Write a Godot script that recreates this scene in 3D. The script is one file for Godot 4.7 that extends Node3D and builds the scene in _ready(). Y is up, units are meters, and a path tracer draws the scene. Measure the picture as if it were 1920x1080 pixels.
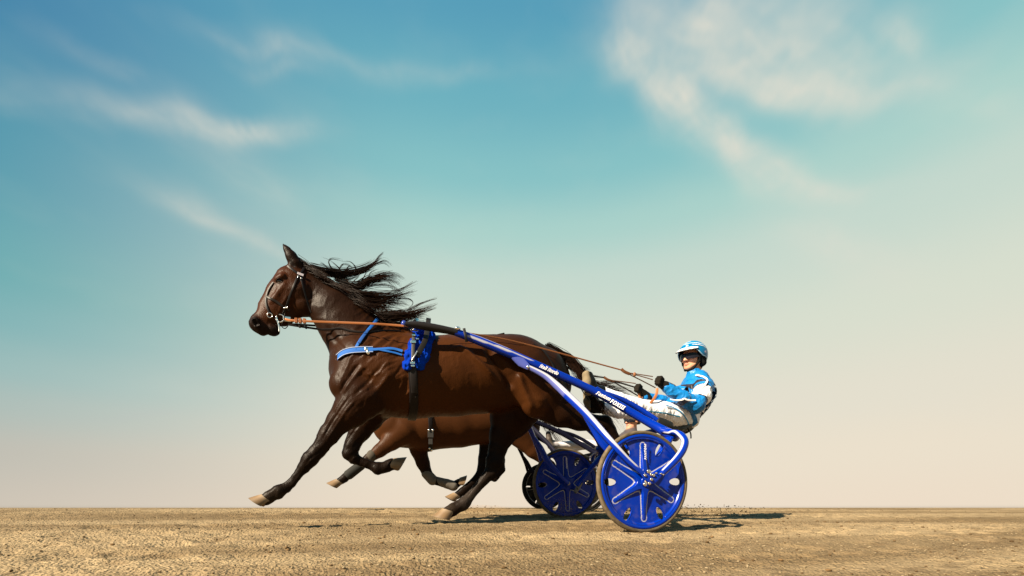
extends Node3D
# Harness racing on a banked sand track. Metres; the horses trot towards -x, -z leads away from the camera across the track.
# "l" is the distance across the track from the plane of the nearest wheel (l = -z).

const FOCAL := 795.0          # focal length in 1920-wide pixels, used to turn survey marks taken on the photograph into points of the place
const YAW := -0.2676
var cam_at := Vector3(-1.687, 0.174, 2.649)
var rng := RandomNumberGenerator.new()
var taken := {}
var mats := {}
var noise_a := FastNoiseLite.new()
var noise_b := FastNoiseLite.new()
var noise_c := FastNoiseLite.new()

func _ready() -> void:
	# camera: a wide lens held low, its axis level; the frame is shifted up
	var cam := Camera3D.new()
	cam.name = "camera"
	cam.keep_aspect = Camera3D.KEEP_HEIGHT
	cam.set_frustum(0.05 * 1080.0 / FOCAL, Vector2(0, 0.05 * 412.0 / FOCAL), 0.05, 2000.0)
	cam.position = cam_at
	cam.rotation.y = YAW
	add_child(cam)
	# sky, light and exposure
	noise_a.seed = 2; noise_a.frequency = 0.02; noise_a.fractal_octaves = 3
	noise_b.seed = 7; noise_b.frequency = 0.05; noise_b.fractal_octaves = 4
	noise_c.seed = 13; noise_c.frequency = 3.2; noise_c.noise_type = FastNoiseLite.TYPE_CELLULAR; noise_c.fractal_type = FastNoiseLite.FRACTAL_NONE; noise_c.cellular_return_type = FastNoiseLite.RETURN_DISTANCE
	var env := Environment.new()
	env.background_mode = Environment.BG_SKY
	env.sky = make_sky()
	env.tonemap_mode = Environment.TONE_MAPPER_LINEAR
	env.tonemap_exposure = SKY_GAIN
	env.sdfgi_enabled = true
	env.ssao_enabled = true
	env.ssil_enabled = true
	var we := WorldEnvironment.new()
	we.name = "environment"
	we.environment = env
	add_child(we)
	var sun := DirectionalLight3D.new()
	sun.name = "sun"
	sun.light_energy = 1.6
	sun.light_color = Color(1.0, 0.93, 0.82)
	sun.light_angular_distance = 0.5
	sun.shadow_enabled = true
	var travel := Vector3(1.69, -1.45, -1.44).rotated(Vector3.UP, YAW)
	sun.look_at_from_position(-travel * 10.0, Vector3.ZERO, Vector3.UP)
	add_child(sun)
	# the place, then what stands and moves in it
	make_ground()
	var b := make_near_horse()
	make_near_sulky()
	make_driver()
	make_tack(b)
	make_reins(b)
	var far := make_far_horse(2.9)
	make_far_tack(far, 2.9)
	make_far_sulky(2.2)
	make_far_driver(2.9)
	make_debris()
	# a little dust hanging where wheels and hooves have torn the sand
	env.volumetric_fog_enabled = true
	env.volumetric_fog_density = 0.0
	for q in [[Vector3(0.05, 0.10, -1.52), Vector3(0.9, 0.20, 0.5), 0.55], [Vector3(-0.75, 0.13, -2.3), Vector3(1.0, 0.16, 0.6), 0.5], [Vector3(1.25, 0.10, -1.5), Vector3(1.6, 0.14, 0.7), 0.25]]:
		var fm := FogMaterial.new()
		fm.density = q[2]
		fm.albedo = Color(0.80, 0.66, 0.48)
		fm.edge_fade = 0.6
		var fog := FogVolume.new()
		fog.name = numbered("dust")
		fog.shape = RenderingServer.FOG_VOLUME_SHAPE_ELLIPSOID
		fog.size = q[1]
		fog.material = fm
		fog.position = q[0]
		add_child(fog)
		fog.set_meta("kind", "stuff")
		fog.set_meta("label", "thin dust hanging low over the sand behind hooves and wheels")
		fog.set_meta("category", "dust")

func at(px: float, py: float, l: float) -> Vector3:
	var d := Vector3((px - 960.0) / FOCAL, (952.0 - py) / FOCAL, -1.0).rotated(Vector3.UP, YAW)
	return cam_at + d * ((-l - cam_at.z) / d.z)

func metres(p: Vector3, r: float) -> float:
	return r * -((p - cam_at).rotated(Vector3.UP, -YAW)).z / FOCAL

func sm(a: float, b: float, x: float) -> float:
	var t := clampf((x - a) / (b - a), 0.0, 1.0)
	return t * t * (3.0 - 2.0 * t)

# ---------------------------------------------------------------- naming
func numbered(called: String) -> String:
	var k: int = taken.get(called, 0)
	taken[called] = k + 1
	return called if k == 0 else "%s_%03d" % [called, k]

func thing(called: String, label: String, category: String, base: Vector3, group := "") -> Node3D:
	var o := Node3D.new()
	o.name = numbered(called)
	add_child(o)
	o.position = base
	o.set_meta("label", label)
	o.set_meta("category", category)
	if group: o.set_meta("group", group)
	return o

func part(called: String, mesh: Mesh, m: Material, parent: Node3D) -> MeshInstance3D:
	# meshes are modelled in world metres; the child is moved back by where its thing stands
	var o := MeshInstance3D.new()
	var key := "%d/%s" % [parent.get_instance_id(), called]
	var used: int = taken.get(key, 0)
	taken[key] = used + 1
	o.name = called if used == 0 else "%s_%03d" % [called, used]
	o.mesh = mesh
	o.material_override = m
	parent.add_child(o, true)
	var off := Vector3.ZERO
	var n: Node = parent
	while n != self:
		off += (n as Node3D).position
		n = n.get_parent()
	o.position = -off
	return o

func mat(called: String, r: float, g: float, b: float, rough: float, metal := 0.0) -> StandardMaterial3D:
	if mats.has(called): return mats[called]
	var m := StandardMaterial3D.new()
	m.resource_name = called
	m.albedo_color = Color(r, g, b).linear_to_srgb()
	m.roughness = rough
	m.metallic = metal
	mats[called] = m
	return m

const TONE := 0.46
func painted(called: String, rough: float, spec := 0.5, tone := TONE) -> StandardMaterial3D:
	if mats.has(called): return mats[called]
	var m := mat(called, tone, tone, tone, rough)
	m.vertex_color_use_as_albedo = true
	m.metallic_specular = spec
	return m

# ---------------------------------------------------------------- mesh buffer
class MB:
	var v := PackedVector3Array()
	var n := PackedVector3Array()
	var c := PackedColorArray()
	var idx := PackedInt32Array()

	func vert(p: Vector3, nn: Vector3, col := Color(1, 1, 1)) -> int:
		v.append(p); n.append(nn); c.append(col)
		return v.size() - 1

	func tri(a: int, b: int, d: int) -> void:
		# wound so that the face agrees with its normals (clockwise seen from outside)
		var f := (v[b] - v[a]).cross(v[d] - v[a])
		if f.dot(n[a] + n[b] + n[d]) > 0.0:
			idx.append(a); idx.append(d); idx.append(b)
		else:
			idx.append(a); idx.append(b); idx.append(d)

	func quad(a: int, b: int, d: int, e: int) -> void:
		tri(a, b, d); tri(a, d, e)

	func smooth() -> void:
		n.fill(Vector3.ZERO)
		var k := 0
		while k < idx.size():
			var a := idx[k]; var b := idx[k + 1]; var d := idx[k + 2]
			var f := (v[d] - v[a]).cross(v[b] - v[a])
			n[a] += f; n[b] += f; n[d] += f
			k += 3
		for i in n.size(): n[i] = n[i].normalized()

	func mesh() -> ArrayMesh:
		var arr := []
		arr.resize(Mesh.ARRAY_MAX)
		arr[Mesh.ARRAY_VERTEX] = v
		arr[Mesh.ARRAY_NORMAL] = n
		arr[Mesh.ARRAY_COLOR] = c
		arr[Mesh.ARRAY_INDEX] = idx
		var m := ArrayMesh.new()
		m.add_surface_from_arrays(Mesh.PRIMITIVE_TRIANGLES, arr)
		return m

	# a tube along pts; ra along "side", rb along "up" of each ring; paint(t, angle) gives its colour
	func tube(pts: PackedVector3Array, ra: PackedFloat32Array, rb: PackedFloat32Array, hint: Vector3, sides: int, paint = null, col := Color(1, 1, 1), caps := true, square := 1.0) -> void:
		var last := pts.size() - 1
		var start := v.size()
		for i in pts.size():
			var dir := (pts[mini(i + 1, last)] - pts[maxi(i - 1, 0)]).normalized()
			var side := dir.cross(hint)
			if side.length() < 0.05: side = dir.cross(Vector3(0.31, 0.9, 0.27))
			side = side.normalized()
			var up := side.cross(dir).normalized()
			for j in sides:
				var an := TAU * j / sides
				var cx := cos(an); var sx := sin(an)
				if square != 1.0:
					cx = signf(cx) * pow(absf(cx), square); sx = signf(sx) * pow(absf(sx), square)
				var nn := (side * cos(an) / maxf(ra[i], 1e-5) + up * sin(an) / maxf(rb[i], 1e-5)).normalized()
				var p := pts[i] + side * cx * ra[i] + up * sx * rb[i]
				vert(p, nn, paint.call(float(i) / last, an) if paint != null else col)
		for i in last:
			for j in sides:
				var a := start + i * sides + j
				var b := start + i * sides + (j + 1) % sides
				quad(a, b, b + sides, a + sides)
		if caps:
			for e in 2:
				var i: int = 0 if e == 0 else last
				var out: Vector3 = (pts[0] - pts[1]).normalized() if e == 0 else (pts[last] - pts[last - 1]).normalized()
				var base := start + i * sides
				var mid := vert(pts[i] + out * minf(ra[i], rb[i]) * 0.35, out, c[base])
				for j in sides:
					tri(mid, base + j, base + (j + 1) % sides)

	func round_tube(pts: PackedVector3Array, r: float, sides := 10, col := Color(1, 1, 1)) -> void:
		var rr := PackedFloat32Array(); rr.resize(pts.size()); rr.fill(r)
		tube(pts, rr, rr, Vector3.UP, sides, null, col)

	func ball(p: Vector3, r: Vector3, col := Color(1, 1, 1), rings := 10, basis := Basis()) -> void:
		var start := v.size()
		for i in rings + 1:
			var t := PI * i / rings
			for j in rings * 2:
				var u := PI * j / rings
				var d := Vector3(sin(t) * cos(u), cos(t), sin(t) * sin(u))
				vert(p + basis * (d * r), (basis * (d / r)).normalized(), col)
		for i in rings:
			for j in rings * 2:
				var a := start + i * rings * 2 + j
				var b := start + i * rings * 2 + (j + 1) % (rings * 2)
				quad(a, b, b + rings * 2, a + rings * 2)

	# a disc with thickness, its axis along "axis"
	func puck(p: Vector3, axis: Vector3, r: float, h: float, sides := 20, col := Color(1, 1, 1)) -> void:
		var ax := axis.normalized()
		var s := ax.cross(Vector3(0.3, 0.9, 0.2)).normalized()
		var t := ax.cross(s)
		var prof := [[0.0, 1.0, 0.0, 1.0], [0.86, 1.0, 0.2, 1.0], [1.0, 0.8, 1.0, 0.3], [1.0, -0.8, 1.0, -0.3], [0.86, -1.0, 0.2, -1.0], [0.0, -1.0, 0.0, -1.0]]
		var start := v.size()
		for q in prof:
			for j in sides:
				var d := s * cos(TAU * j / sides) + t * sin(TAU * j / sides)
				vert(p + d * r * q[0] + ax * h * 0.5 * q[1], (d * q[2] + ax * q[3]).normalized(), col)
		for i in prof.size() - 1:
			for j in sides:
				var a := start + i * sides + j
				var b := start + i * sides + (j + 1) % sides
				quad(a, b, b + sides, a + sides)

	# a box with softened edges
	func block(p: Vector3, half: Vector3, basis := Basis(), col := Color(1, 1, 1), bevel := 0.18) -> void:
		var b := minf(half.x, minf(half.y, half.z)) * bevel * 2.0
		var start := v.size()
		for axis in 3:
			for s in [-1.0, 1.0]:
				var k := v.size()
				for q in [[-1, -1], [1, -1], [1, 1], [-1, 1]]:
					var d := Vector3.ZERO
					d[axis] = s * half[axis]
					var a1 := (axis + 1) % 3; var a2 := (axis + 2) % 3
					d[a1] = q[0] * (half[a1] - b); d[a2] = q[1] * (half[a2] - b)
					var nn := Vector3.ZERO; nn[axis] = s
					vert(p + basis * d, basis * nn, col)
				quad(k, k + 1, k + 2, k + 3)
		# bridge the faces along the twelve edges and eight corners
		var hull := {}
		for i in range(start, v.size()):
			var q := basis.inverse() * (v[i] - p)
			var key := Vector3(signf(q.x), signf(q.y), signf(q.z))
			if not hull.has(key): hull[key] = []
			hull[key].append(i)
		for key in hull:
			tri(hull[key][0], hull[key][1], hull[key][2])
			for axis in 3:
				if key[axis] > 0: continue
				var other: Vector3 = key; other[axis] = 1.0
				var a1 := (axis + 1) % 3; var a2 := (axis + 2) % 3
				# faces are stored x-, x+, y-, y+, z-, z+: pick the vertex of face a1 and of a2 at both ends
				var ids := []
				for f in [a1, a2]:
					for e in [key, other]:
						for i in hull[e]:
							if absf((basis.inverse() * n[i])[f]) > 0.9: ids.append(i)
				quad(ids[0], ids[1], ids[3], ids[2])

func path(list: Array, per := 6) -> PackedVector3Array:
	# Catmull-Rom through the points
	var out := PackedVector3Array()
	for i in list.size() - 1:
		var p0: Vector3 = list[maxi(i - 1, 0)]; var p1: Vector3 = list[i]
		var p2: Vector3 = list[i + 1]; var p3: Vector3 = list[mini(i + 2, list.size() - 1)]
		for k in per:
			out.append(p1.cubic_interpolate(p2, p0, p3, float(k) / per))
	out.append(list[-1])
	return out

func radii(list: Array, count: int) -> PackedFloat32Array:
	var out := PackedFloat32Array()
	for i in count:
		var t := float(i) / (count - 1) * (list.size() - 1)
		var k := mini(int(t), list.size() - 2)
		out.append(lerpf(list[k], list[k + 1], t - k))
	return out

# marks: [px, py, l] triples
func marks(list: Array, per := 6) -> PackedVector3Array:
	var pts := []
	for m in list: pts.append(at(m[0], m[1], m[2]))
	return path(pts, per)

func mirrored(pts: PackedVector3Array, l: float) -> PackedVector3Array:
	var out := PackedVector3Array()
	for p in pts: out.append(Vector3(p.x, p.y, -2.0 * l - p.z))
	return out

func lettering(text: String, font: String, p: Vector3, along: Vector3, up: Vector3, height: float, width: float, slant := 0.0, bold := 400) -> ArrayMesh:
	var f := SystemFont.new()
	f.font_names = [font]
	f.font_weight = bold
	var t := TextMesh.new()
	t.font = f
	t.text = text
	t.font_size = 64
	t.pixel_size = 0.01
	t.depth = 0.02
	t.curve_step = 4.0
	var arr := t.surface_get_arrays(0)
	var vs: PackedVector3Array = arr[Mesh.ARRAY_VERTEX]
	var ns: PackedVector3Array = arr[Mesh.ARRAY_NORMAL]
	var box := AABB(vs[0], Vector3.ZERO)
	for q in vs: box = box.expand(q)
	var x := along.normalized(); var z := x.cross(up).normalized(); var y := z.cross(x)
	var mb := MB.new()
	for i in vs.size():
		var u := (vs[i].x - box.position.x) / box.size.x - 0.5
		var w := (vs[i].y - box.position.y) / box.size.y - 0.5
		mb.vert(p + x * (u * width + w * slant * height) + y * w * height + z * signf(vs[i].z) * 0.0012, x * ns[i].x + y * ns[i].y + z * ns[i].z)
	var ii: PackedInt32Array = arr[Mesh.ARRAY_INDEX]
	mb.idx = ii
	return mb.mesh()

# ---------------------------------------------------------------- bodies: tapered bones joined by a smooth minimum, meshed with surface nets
class Body:
	var a := PackedVector3Array()
	var d := PackedVector3Array()
	var inv := PackedFloat32Array()
	var r0 := PackedFloat32Array()
	var rd := PackedFloat32Array()
	var fl := PackedFloat32Array()
	var kk := PackedFloat32Array()
	var cut := PackedByteArray()
	var col := PackedColorArray()

	func bone(p: Vector3, rp: float, q: Vector3, rq: float, flat: float, k: float, colour: Color, carve := false) -> void:
		a.append(p); d.append(q - p); inv.append(1.0 / maxf((q - p).length_squared(), 1e-9))
		r0.append(rp); rd.append(rq - rp); fl.append(1.0 / flat); kk.append(k); cut.append(1 if carve else 0); col.append(colour)

	func value(p: Vector3) -> float:
		var best := 1000.0
		for j in a.size():
			var q := p - a[j]
			var h := clampf(q.dot(d[j]) * inv[j], 0.0, 1.0)
			q -= d[j] * h
			q.z *= fl[j]
			var di := q.length() - r0[j] - rd[j] * h
			var k := kk[j]
			if cut[j]:
				var hh := maxf(k - absf(best + di), 0.0) / k
				best = maxf(best, -di) + hh * hh * k * 0.25
			else:
				var hh := maxf(k - absf(best - di), 0.0) / k
				best = minf(best, di) - hh * hh * k * 0.25
		return best

	func normal(p: Vector3) -> Vector3:
		var e := 0.004
		return Vector3(value(p + Vector3(e, 0, 0)) - value(p - Vector3(e, 0, 0)), value(p + Vector3(0, e, 0)) - value(p - Vector3(0, e, 0)), value(p + Vector3(0, 0, e)) - value(p - Vector3(0, 0, e))).normalized()

	# first hit along a ray, or the nearest approach
	func hit(from: Vector3, dir: Vector3) -> Vector3:
		var t := 0.5
		var best := 9.0; var best_t := t
		for i in 90:
			var p := from + dir * t
			var v := value(p)
			if v < best: best = v; best_t = t
			if v < 0.0015: break
			t += maxf(v * 0.35, 0.002)
			if t > 12.0: break
		return from + dir * best_t

	func build(cell: float, bend = null) -> MB:
		var lo := Vector3(1e9, 1e9, 1e9); var hi := -lo
		var slim := 1.0
		for j in a.size():
			if cut[j]: continue
			var r := maxf(r0[j], r0[j] + rd[j]) + cell * 3.0
			lo = lo.min(a[j] - Vector3(r, r, r)).min(a[j] + d[j] - Vector3(r, r, r))
			hi = hi.max(a[j] + Vector3(r, r, r)).max(a[j] + d[j] + Vector3(r, r, r))
		const B := 6
		var bx := int(ceil((hi.x - lo.x) / (cell * B))); var by := int(ceil((hi.y - lo.y) / (cell * B))); var bz := int(ceil((hi.z - lo.z) / (cell * B)))
		var nx := bx * B + 1; var ny := by * B + 1; var nz := bz * B + 1
		var sy := nx; var sz := nx * ny
		var vals := PackedFloat32Array(); vals.resize(nx * ny * nz); vals.fill(1000.0)
		var ids := PackedInt32Array(); ids.resize(nx * ny * nz); ids.fill(-1)
		var half := cell * B * 0.5
		var diag := half * 1.7321
		var live := []
		for kz in bz:
			for ky in by:
				for kx in bx:
					var mid := lo + Vector3(kx + 0.5, ky + 0.5, kz + 0.5) * cell * B
					var list := PackedInt32Array()
					var near := 1000.0
					for j in a.size():
						var q := mid - a[j]
						var h := clampf(q.dot(d[j]) * inv[j], 0.0, 1.0)
						var dd := (q - d[j] * h).length() - maxf(r0[j], r0[j] + rd[j])
						if dd < diag + kk[j] * 0.6 + 0.004:
							list.append(j)
							if not cut[j]: near = minf(near, dd)
					if near > diag: continue
					slim = 1.0
					var best := 1000.0
					for j in list:
						slim = maxf(slim, fl[j])
						var q := mid - a[j]
						var h := clampf(q.dot(d[j]) * inv[j], 0.0, 1.0)
						q -= d[j] * h
						q.z *= fl[j]
						var di := q.length() - r0[j] - rd[j] * h
						if not cut[j]: best = minf(best, di)
					var deep := false
					for j in list:
						if cut[j]: deep = true
					if best > (diag + 0.03) * slim: continue
					if best < -diag * slim * 1.02 and not deep: continue
					live.append([kx, ky, kz, list])
					for z in B + 1:
						for y in B + 1:
							var at0 := kx * B + (ky * B + y) * sy + (kz * B + z) * sz
							var p := lo + Vector3(kx * B, ky * B + y, kz * B + z) * cell
							for x in B + 1:
								if vals[at0 + x] > 999.0:
									var bd := 900.0
									for j in list:
										var q := p - a[j]
										var h := clampf(q.dot(d[j]) * inv[j], 0.0, 1.0)
										q -= d[j] * h
										q.z *= fl[j]
										var di := q.length() - r0[j] - rd[j] * h
										var k := kk[j]
										if cut[j]:
											var hh := maxf(k - absf(bd + di), 0.0) / k
											bd = maxf(bd, -di) + hh * hh * k * 0.25
										else:
											var hh := maxf(k - absf(bd - di), 0.0) / k
											bd = minf(bd, di) - hh * hh * k * 0.25
									vals[at0 + x] = bd
								p.x += cell
		var mb := MB.new()
		var corner := [0, 1, sy, sy + 1, sz, sz + 1, sz + sy, sz + sy + 1]
		var off := [Vector3(0, 0, 0), Vector3(1, 0, 0), Vector3(0, 1, 0), Vector3(1, 1, 0), Vector3(0, 0, 1), Vector3(1, 0, 1), Vector3(0, 1, 1), Vector3(1, 1, 1)]
		var edges := [[0, 1], [2, 3], [4, 5], [6, 7], [0, 2], [1, 3], [4, 6], [5, 7], [0, 4], [1, 5], [2, 6], [3, 7]]
		for b in live:
			var list: PackedInt32Array = b[3]
			for z in B:
				for y in B:
					for x in B:
						var i: int = b[0] * B + x + (b[1] * B + y) * sy + (b[2] * B + z) * sz
						var inside := 0
						for c in corner:
							if vals[i + c] < 0.0: inside += 1
						if inside == 0 or inside == 8: continue
						var sum := Vector3.ZERO; var cnt := 0
						for e in edges:
							var va := vals[i + corner[e[0]]]; var vb := vals[i + corner[e[1]]]
							if (va < 0.0) != (vb < 0.0):
								sum += (off[e[0]] as Vector3).lerp(off[e[1]], va / (va - vb)); cnt += 1
						var p := lo + (Vector3(b[0] * B + x, b[1] * B + y, b[2] * B + z) + sum / cnt) * cell
						var cc := Color(0, 0, 0, 0); var ww := 0.0
						for j in list:
							var q := p - a[j]
							var h := clampf(q.dot(d[j]) * inv[j], 0.0, 1.0)
							q -= d[j] * h
							q.z *= fl[j]
							var di := q.length() - r0[j] - rd[j] * h
							if cut[j]:
								if col[j].a < 0.5 or di > 0.004: continue
								di = -0.03
							var w := exp(-di / 0.012)
							cc += col[j] * w; ww += w
						ids[i] = mb.vert(p, Vector3.UP, cc / maxf(ww, 1e-20))
		for b in live:
			for z in B:
				for y in B:
					for x in B:
						var gx: int = b[0] * B + x; var gy: int = b[1] * B + y; var gz: int = b[2] * B + z
						var i := gx + gy * sy + gz * sz
						var v0 := vals[i]
						if gy > 0 and gz > 0 and (v0 < 0.0) != (vals[i + 1] < 0.0):
							face(mb, ids[i], ids[i - sy], ids[i - sy - sz], ids[i - sz], v0 < 0.0)
						if gx > 0 and gz > 0 and (v0 < 0.0) != (vals[i + sy] < 0.0):
							face(mb, ids[i], ids[i - sz], ids[i - sz - 1], ids[i - 1], v0 < 0.0)
						if gx > 0 and gy > 0 and (v0 < 0.0) != (vals[i + sz] < 0.0):
							face(mb, ids[i], ids[i - 1], ids[i - 1 - sy], ids[i - sy], v0 < 0.0)
		mb.smooth()
		if bend != null:
			for i in mb.v.size():
				mb.v[i] += mb.n[i] * bend.call(mb.v[i], mb.n[i])
			mb.smooth()
		return mb

	func face(mb: MB, p: int, q: int, r: int, s: int, flip: bool) -> void:
		if p < 0 or q < 0 or r < 0 or s < 0: return
		if flip:
			mb.idx.append_array([p, r, q, p, s, r])
		else:
			mb.idx.append_array([p, q, r, p, r, s])

# a chain of bones through survey marks [px, py, l, r in pixels]
func chain(b: Body, list: Array, l0: float, flat: float, k: float, c0: Color, c1 := Color(0, 0, 0, 0)) -> void:
	for i in list.size() - 1:
		var p := at(list[i][0], list[i][1], l0 + list[i][2]); var q := at(list[i + 1][0], list[i + 1][1], l0 + list[i + 1][2])
		var t := (i + 0.5) / (list.size() - 1)
		b.bone(p, metres(p, list[i][3]), q, metres(q, list[i + 1][3]), flat, k, c0 if c1.a == 0.0 else c0.lerp(c1, t))

func look(px: float, py: float) -> Vector3:
	return Vector3((px - 960.0) / FOCAL, (952.0 - py) / FOCAL, -1.0).rotated(Vector3.UP, YAW).normalized()

# the point of a body's skin seen at a mark, lifted off it
func hug(b: Body, px: float, py: float, lift := 0.004) -> Vector3:
	var p := b.hit(cam_at, look(px, py))
	return p + b.normal(p) * lift

func strap(mb: MB, pts: PackedVector3Array, wide: float, thick: float, b: Body, col := Color(1, 1, 1)) -> void:
	# a flat strap: its face follows the skin under it
	var start := mb.v.size()
	var last := pts.size() - 1
	for i in pts.size():
		var dir := (pts[mini(i + 1, last)] - pts[maxi(i - 1, 0)]).normalized()
		var nn := b.normal(pts[i]) if b else (cam_at - pts[i]).normalized()
		var side := dir.cross(nn).normalized()
		nn = side.cross(dir).normalized()
		for q in [[-1, 0.2], [-0.85, 1.0], [0.85, 1.0], [1, 0.2], [0.85, -0.6], [-0.85, -0.6]]:
			mb.vert(pts[i] + side * wide * 0.5 * q[0] + nn * thick * 0.5 * q[1], (side * q[0] * (0.8 if absf(q[1]) < 0.5 else 0.25) + nn * q[1]).normalized(), col)
	for i in last:
		for j in 6:
			var p := start + i * 6 + j; var q := start + i * 6 + (j + 1) % 6
			mb.quad(p, q, q + 6, p + 6)

# ---------------------------------------------------------------- the ground's shape: banked towards the infield, level beyond
func ground_base(x: float, z: float) -> float:
	var l := -z
	var y := 0.055 * l
	# soft limits: level apron in front of the camera, crest behind the far sulky
	var top := 0.158
	var k := 0.035
	var h := maxf(k - absf(y - top), 0.0) / k
	y = minf(y, top) - h * h * k * 0.25
	return maxf(y, -0.17)

func ground_y(x: float, z: float) -> float:
	var y := ground_base(x, z)
	var far := 1.0 - sm(5.0, 14.0, absf(z))
	var ruts := noise_a.get_noise_2d(x * 6.0, z * 75.0) * 0.008
	var clods := noise_b.get_noise_2d(x * 170.0, z * 210.0)
	var fine := noise_b.get_noise_2d(x * 330.0 + 71.0, z * 330.0)
	var rough := 0.6 + 0.6 * sm(-0.2, 0.4, noise_a.get_noise_2d(x * 30.0 + 40.0, z * 60.0))
	# wheel lines left behind the sulkies, and hoof prints in the lanes
	for l0 in [0.0, 1.4, 2.2, 3.6]:
		var q := absf(z + l0 + 0.01 * noise_a.get_noise_1d(x * 30.0))
		if q < 0.07 and x > 0.0:
			y += (0.005 * exp(-pow((q - 0.036) / 0.012, 2.0)) - 0.010 * exp(-pow(q / 0.017, 2.0))) * sm(0.0, 0.15, x)
	if absf(z) < 5.0:
		var cell := noise_c.get_noise_2d(x, z * 1.15)
		if cell < -0.62:
			y -= 0.016 * sm(-0.62, -0.80, cell) * sm(-0.25, 0.15, noise_a.get_noise_2d(x * 22.0 + 90.0, z * 40.0))
	return y + (ruts + (maxf(clods, -0.12) * 0.012 + fine * 0.009) * rough) * (0.25 + 0.75 * far)

func axis(lo: float, hi: float, step: float, reach: float) -> PackedFloat32Array:
	var out := PackedFloat32Array()
	var back := []
	var p := lo; var s := step
	while p > -reach:
		s *= 1.07; p -= s; back.append(p)
	back.reverse()
	for q in back: out.append(q)
	p = lo
	while p <= hi: out.append(p); p += step
	s = step
	while p < reach:
		out.append(p); s *= 1.07; p += s
	out.append(reach)
	return out

func make_ground() -> void:
	var xs := axis(-4.6, 4.2, 0.024, 600.0)
	var zs := axis(-3.2, 1.9, 0.018, 600.0)
	var mb := MB.new()
	var w := xs.size()
	for z in zs:
		for x in xs:
			var tone := 0.5 + 0.5 * noise_a.get_noise_2d(x * 9.0 + 300.0, z * 55.0)
			var fleck := noise_b.get_noise_2d(x * 260.0, z * 260.0 + 55.0)
			var spot := sm(0.18, 0.5, noise_b.get_noise_2d(x * 95.0 + 9.0, z * 140.0))
			var c := Color(0.285, 0.200, 0.108).lerp(Color(0.51, 0.378, 0.218), sm(0.25, 0.75, tone))
			c = c.lerp(Color(0.17, 0.112, 0.06), spot * 0.5)
			c = c * (1.0 + 0.25 * fleck)
			mb.vert(Vector3(x, ground_y(x, z), z), Vector3.UP, c)
	for i in zs.size() - 1:
		for j in w - 1:
			var a := i * w + j
			mb.idx.append_array([a, a + 1, a + w + 1, a, a + w + 1, a + w])
	mb.smooth()
	if mb.n[w * 20 + 20].y < 0.0:
		for k in mb.n.size(): mb.n[k] = -mb.n[k]
	var m := painted("sand", 0.95, 0.2)
	var t := NoiseTexture2D.new()
	t.width = 512; t.height = 512; t.seamless = true; t.as_normal_map = true; t.bump_strength = 10.0
	var n := FastNoiseLite.new()
	n.seed = 5; n.frequency = 0.05; n.fractal_octaves = 4
	t.noise = n
	m.normal_enabled = true
	m.normal_texture = t
	m.normal_scale = 1.0
	m.uv1_triplanar = true
	m.uv1_world_triplanar = true
	m.uv1_scale = Vector3(1.9, 1.9, 1.9)
	var o := MeshInstance3D.new()
	o.name = "ground"
	o.mesh = mb.mesh()
	o.material_override = m
	add_child(o)
	o.set_meta("kind", "structure")
	o.set_meta("label", "sandy racetrack ground under the horses reaching to the horizon")
	o.set_meta("category", "ground")

func lump(seed_: int) -> ArrayMesh:
	var g := RandomNumberGenerator.new(); g.seed = seed_
	var mb := MB.new()
	var phi := 1.618
	var vs := [Vector3(-1, phi, 0), Vector3(1, phi, 0), Vector3(-1, -phi, 0), Vector3(1, -phi, 0), Vector3(0, -1, phi), Vector3(0, 1, phi), Vector3(0, -1, -phi), Vector3(0, 1, -phi), Vector3(phi, 0, -1), Vector3(phi, 0, 1), Vector3(-phi, 0, -1), Vector3(-phi, 0, 1)]
	for p in vs:
		var q: Vector3 = p.normalized() * g.randf_range(0.62, 1.15)
		mb.vert(q, p.normalized())
	for f in [[0, 11, 5], [0, 5, 1], [0, 1, 7], [0, 7, 10], [0, 10, 11], [1, 5, 9], [5, 11, 4], [11, 10, 2], [10, 7, 6], [7, 1, 8], [3, 9, 4], [3, 4, 2], [3, 2, 6], [3, 6, 8], [3, 8, 9], [4, 9, 5], [2, 4, 11], [6, 2, 10], [8, 6, 7], [9, 8, 1]]:
		mb.tri(f[0], f[1], f[2])
	return mb.mesh()

func scatter(called: String, label: String, category: String, mesh: Mesh, spots: Array, m: Material) -> void:
	var mm := MultiMesh.new()
	mm.transform_format = MultiMesh.TRANSFORM_3D
	mm.use_colors = true
	mm.mesh = mesh
	mm.instance_count = spots.size()
	for i in spots.size():
		mm.set_instance_transform(i, spots[i][0])
		mm.set_instance_color(i, spots[i][1])
	var o := MultiMeshInstance3D.new()
	o.name = numbered(called)
	o.multimesh = mm
	o.material_override = m
	add_child(o)
	o.set_meta("kind", "stuff")
	o.set_meta("label", label)
	o.set_meta("category", category)

func bit(p: Vector3, s: float, flat := 0.7) -> Transform3D:
	var b := Basis.from_euler(Vector3(rng.randf() * TAU, rng.randf() * TAU, rng.randf() * TAU))
	var q := Basis.from_scale(Vector3(s * rng.randf_range(0.8, 1.5), s * flat, s)) * b
	return Transform3D(q, p)

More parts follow.
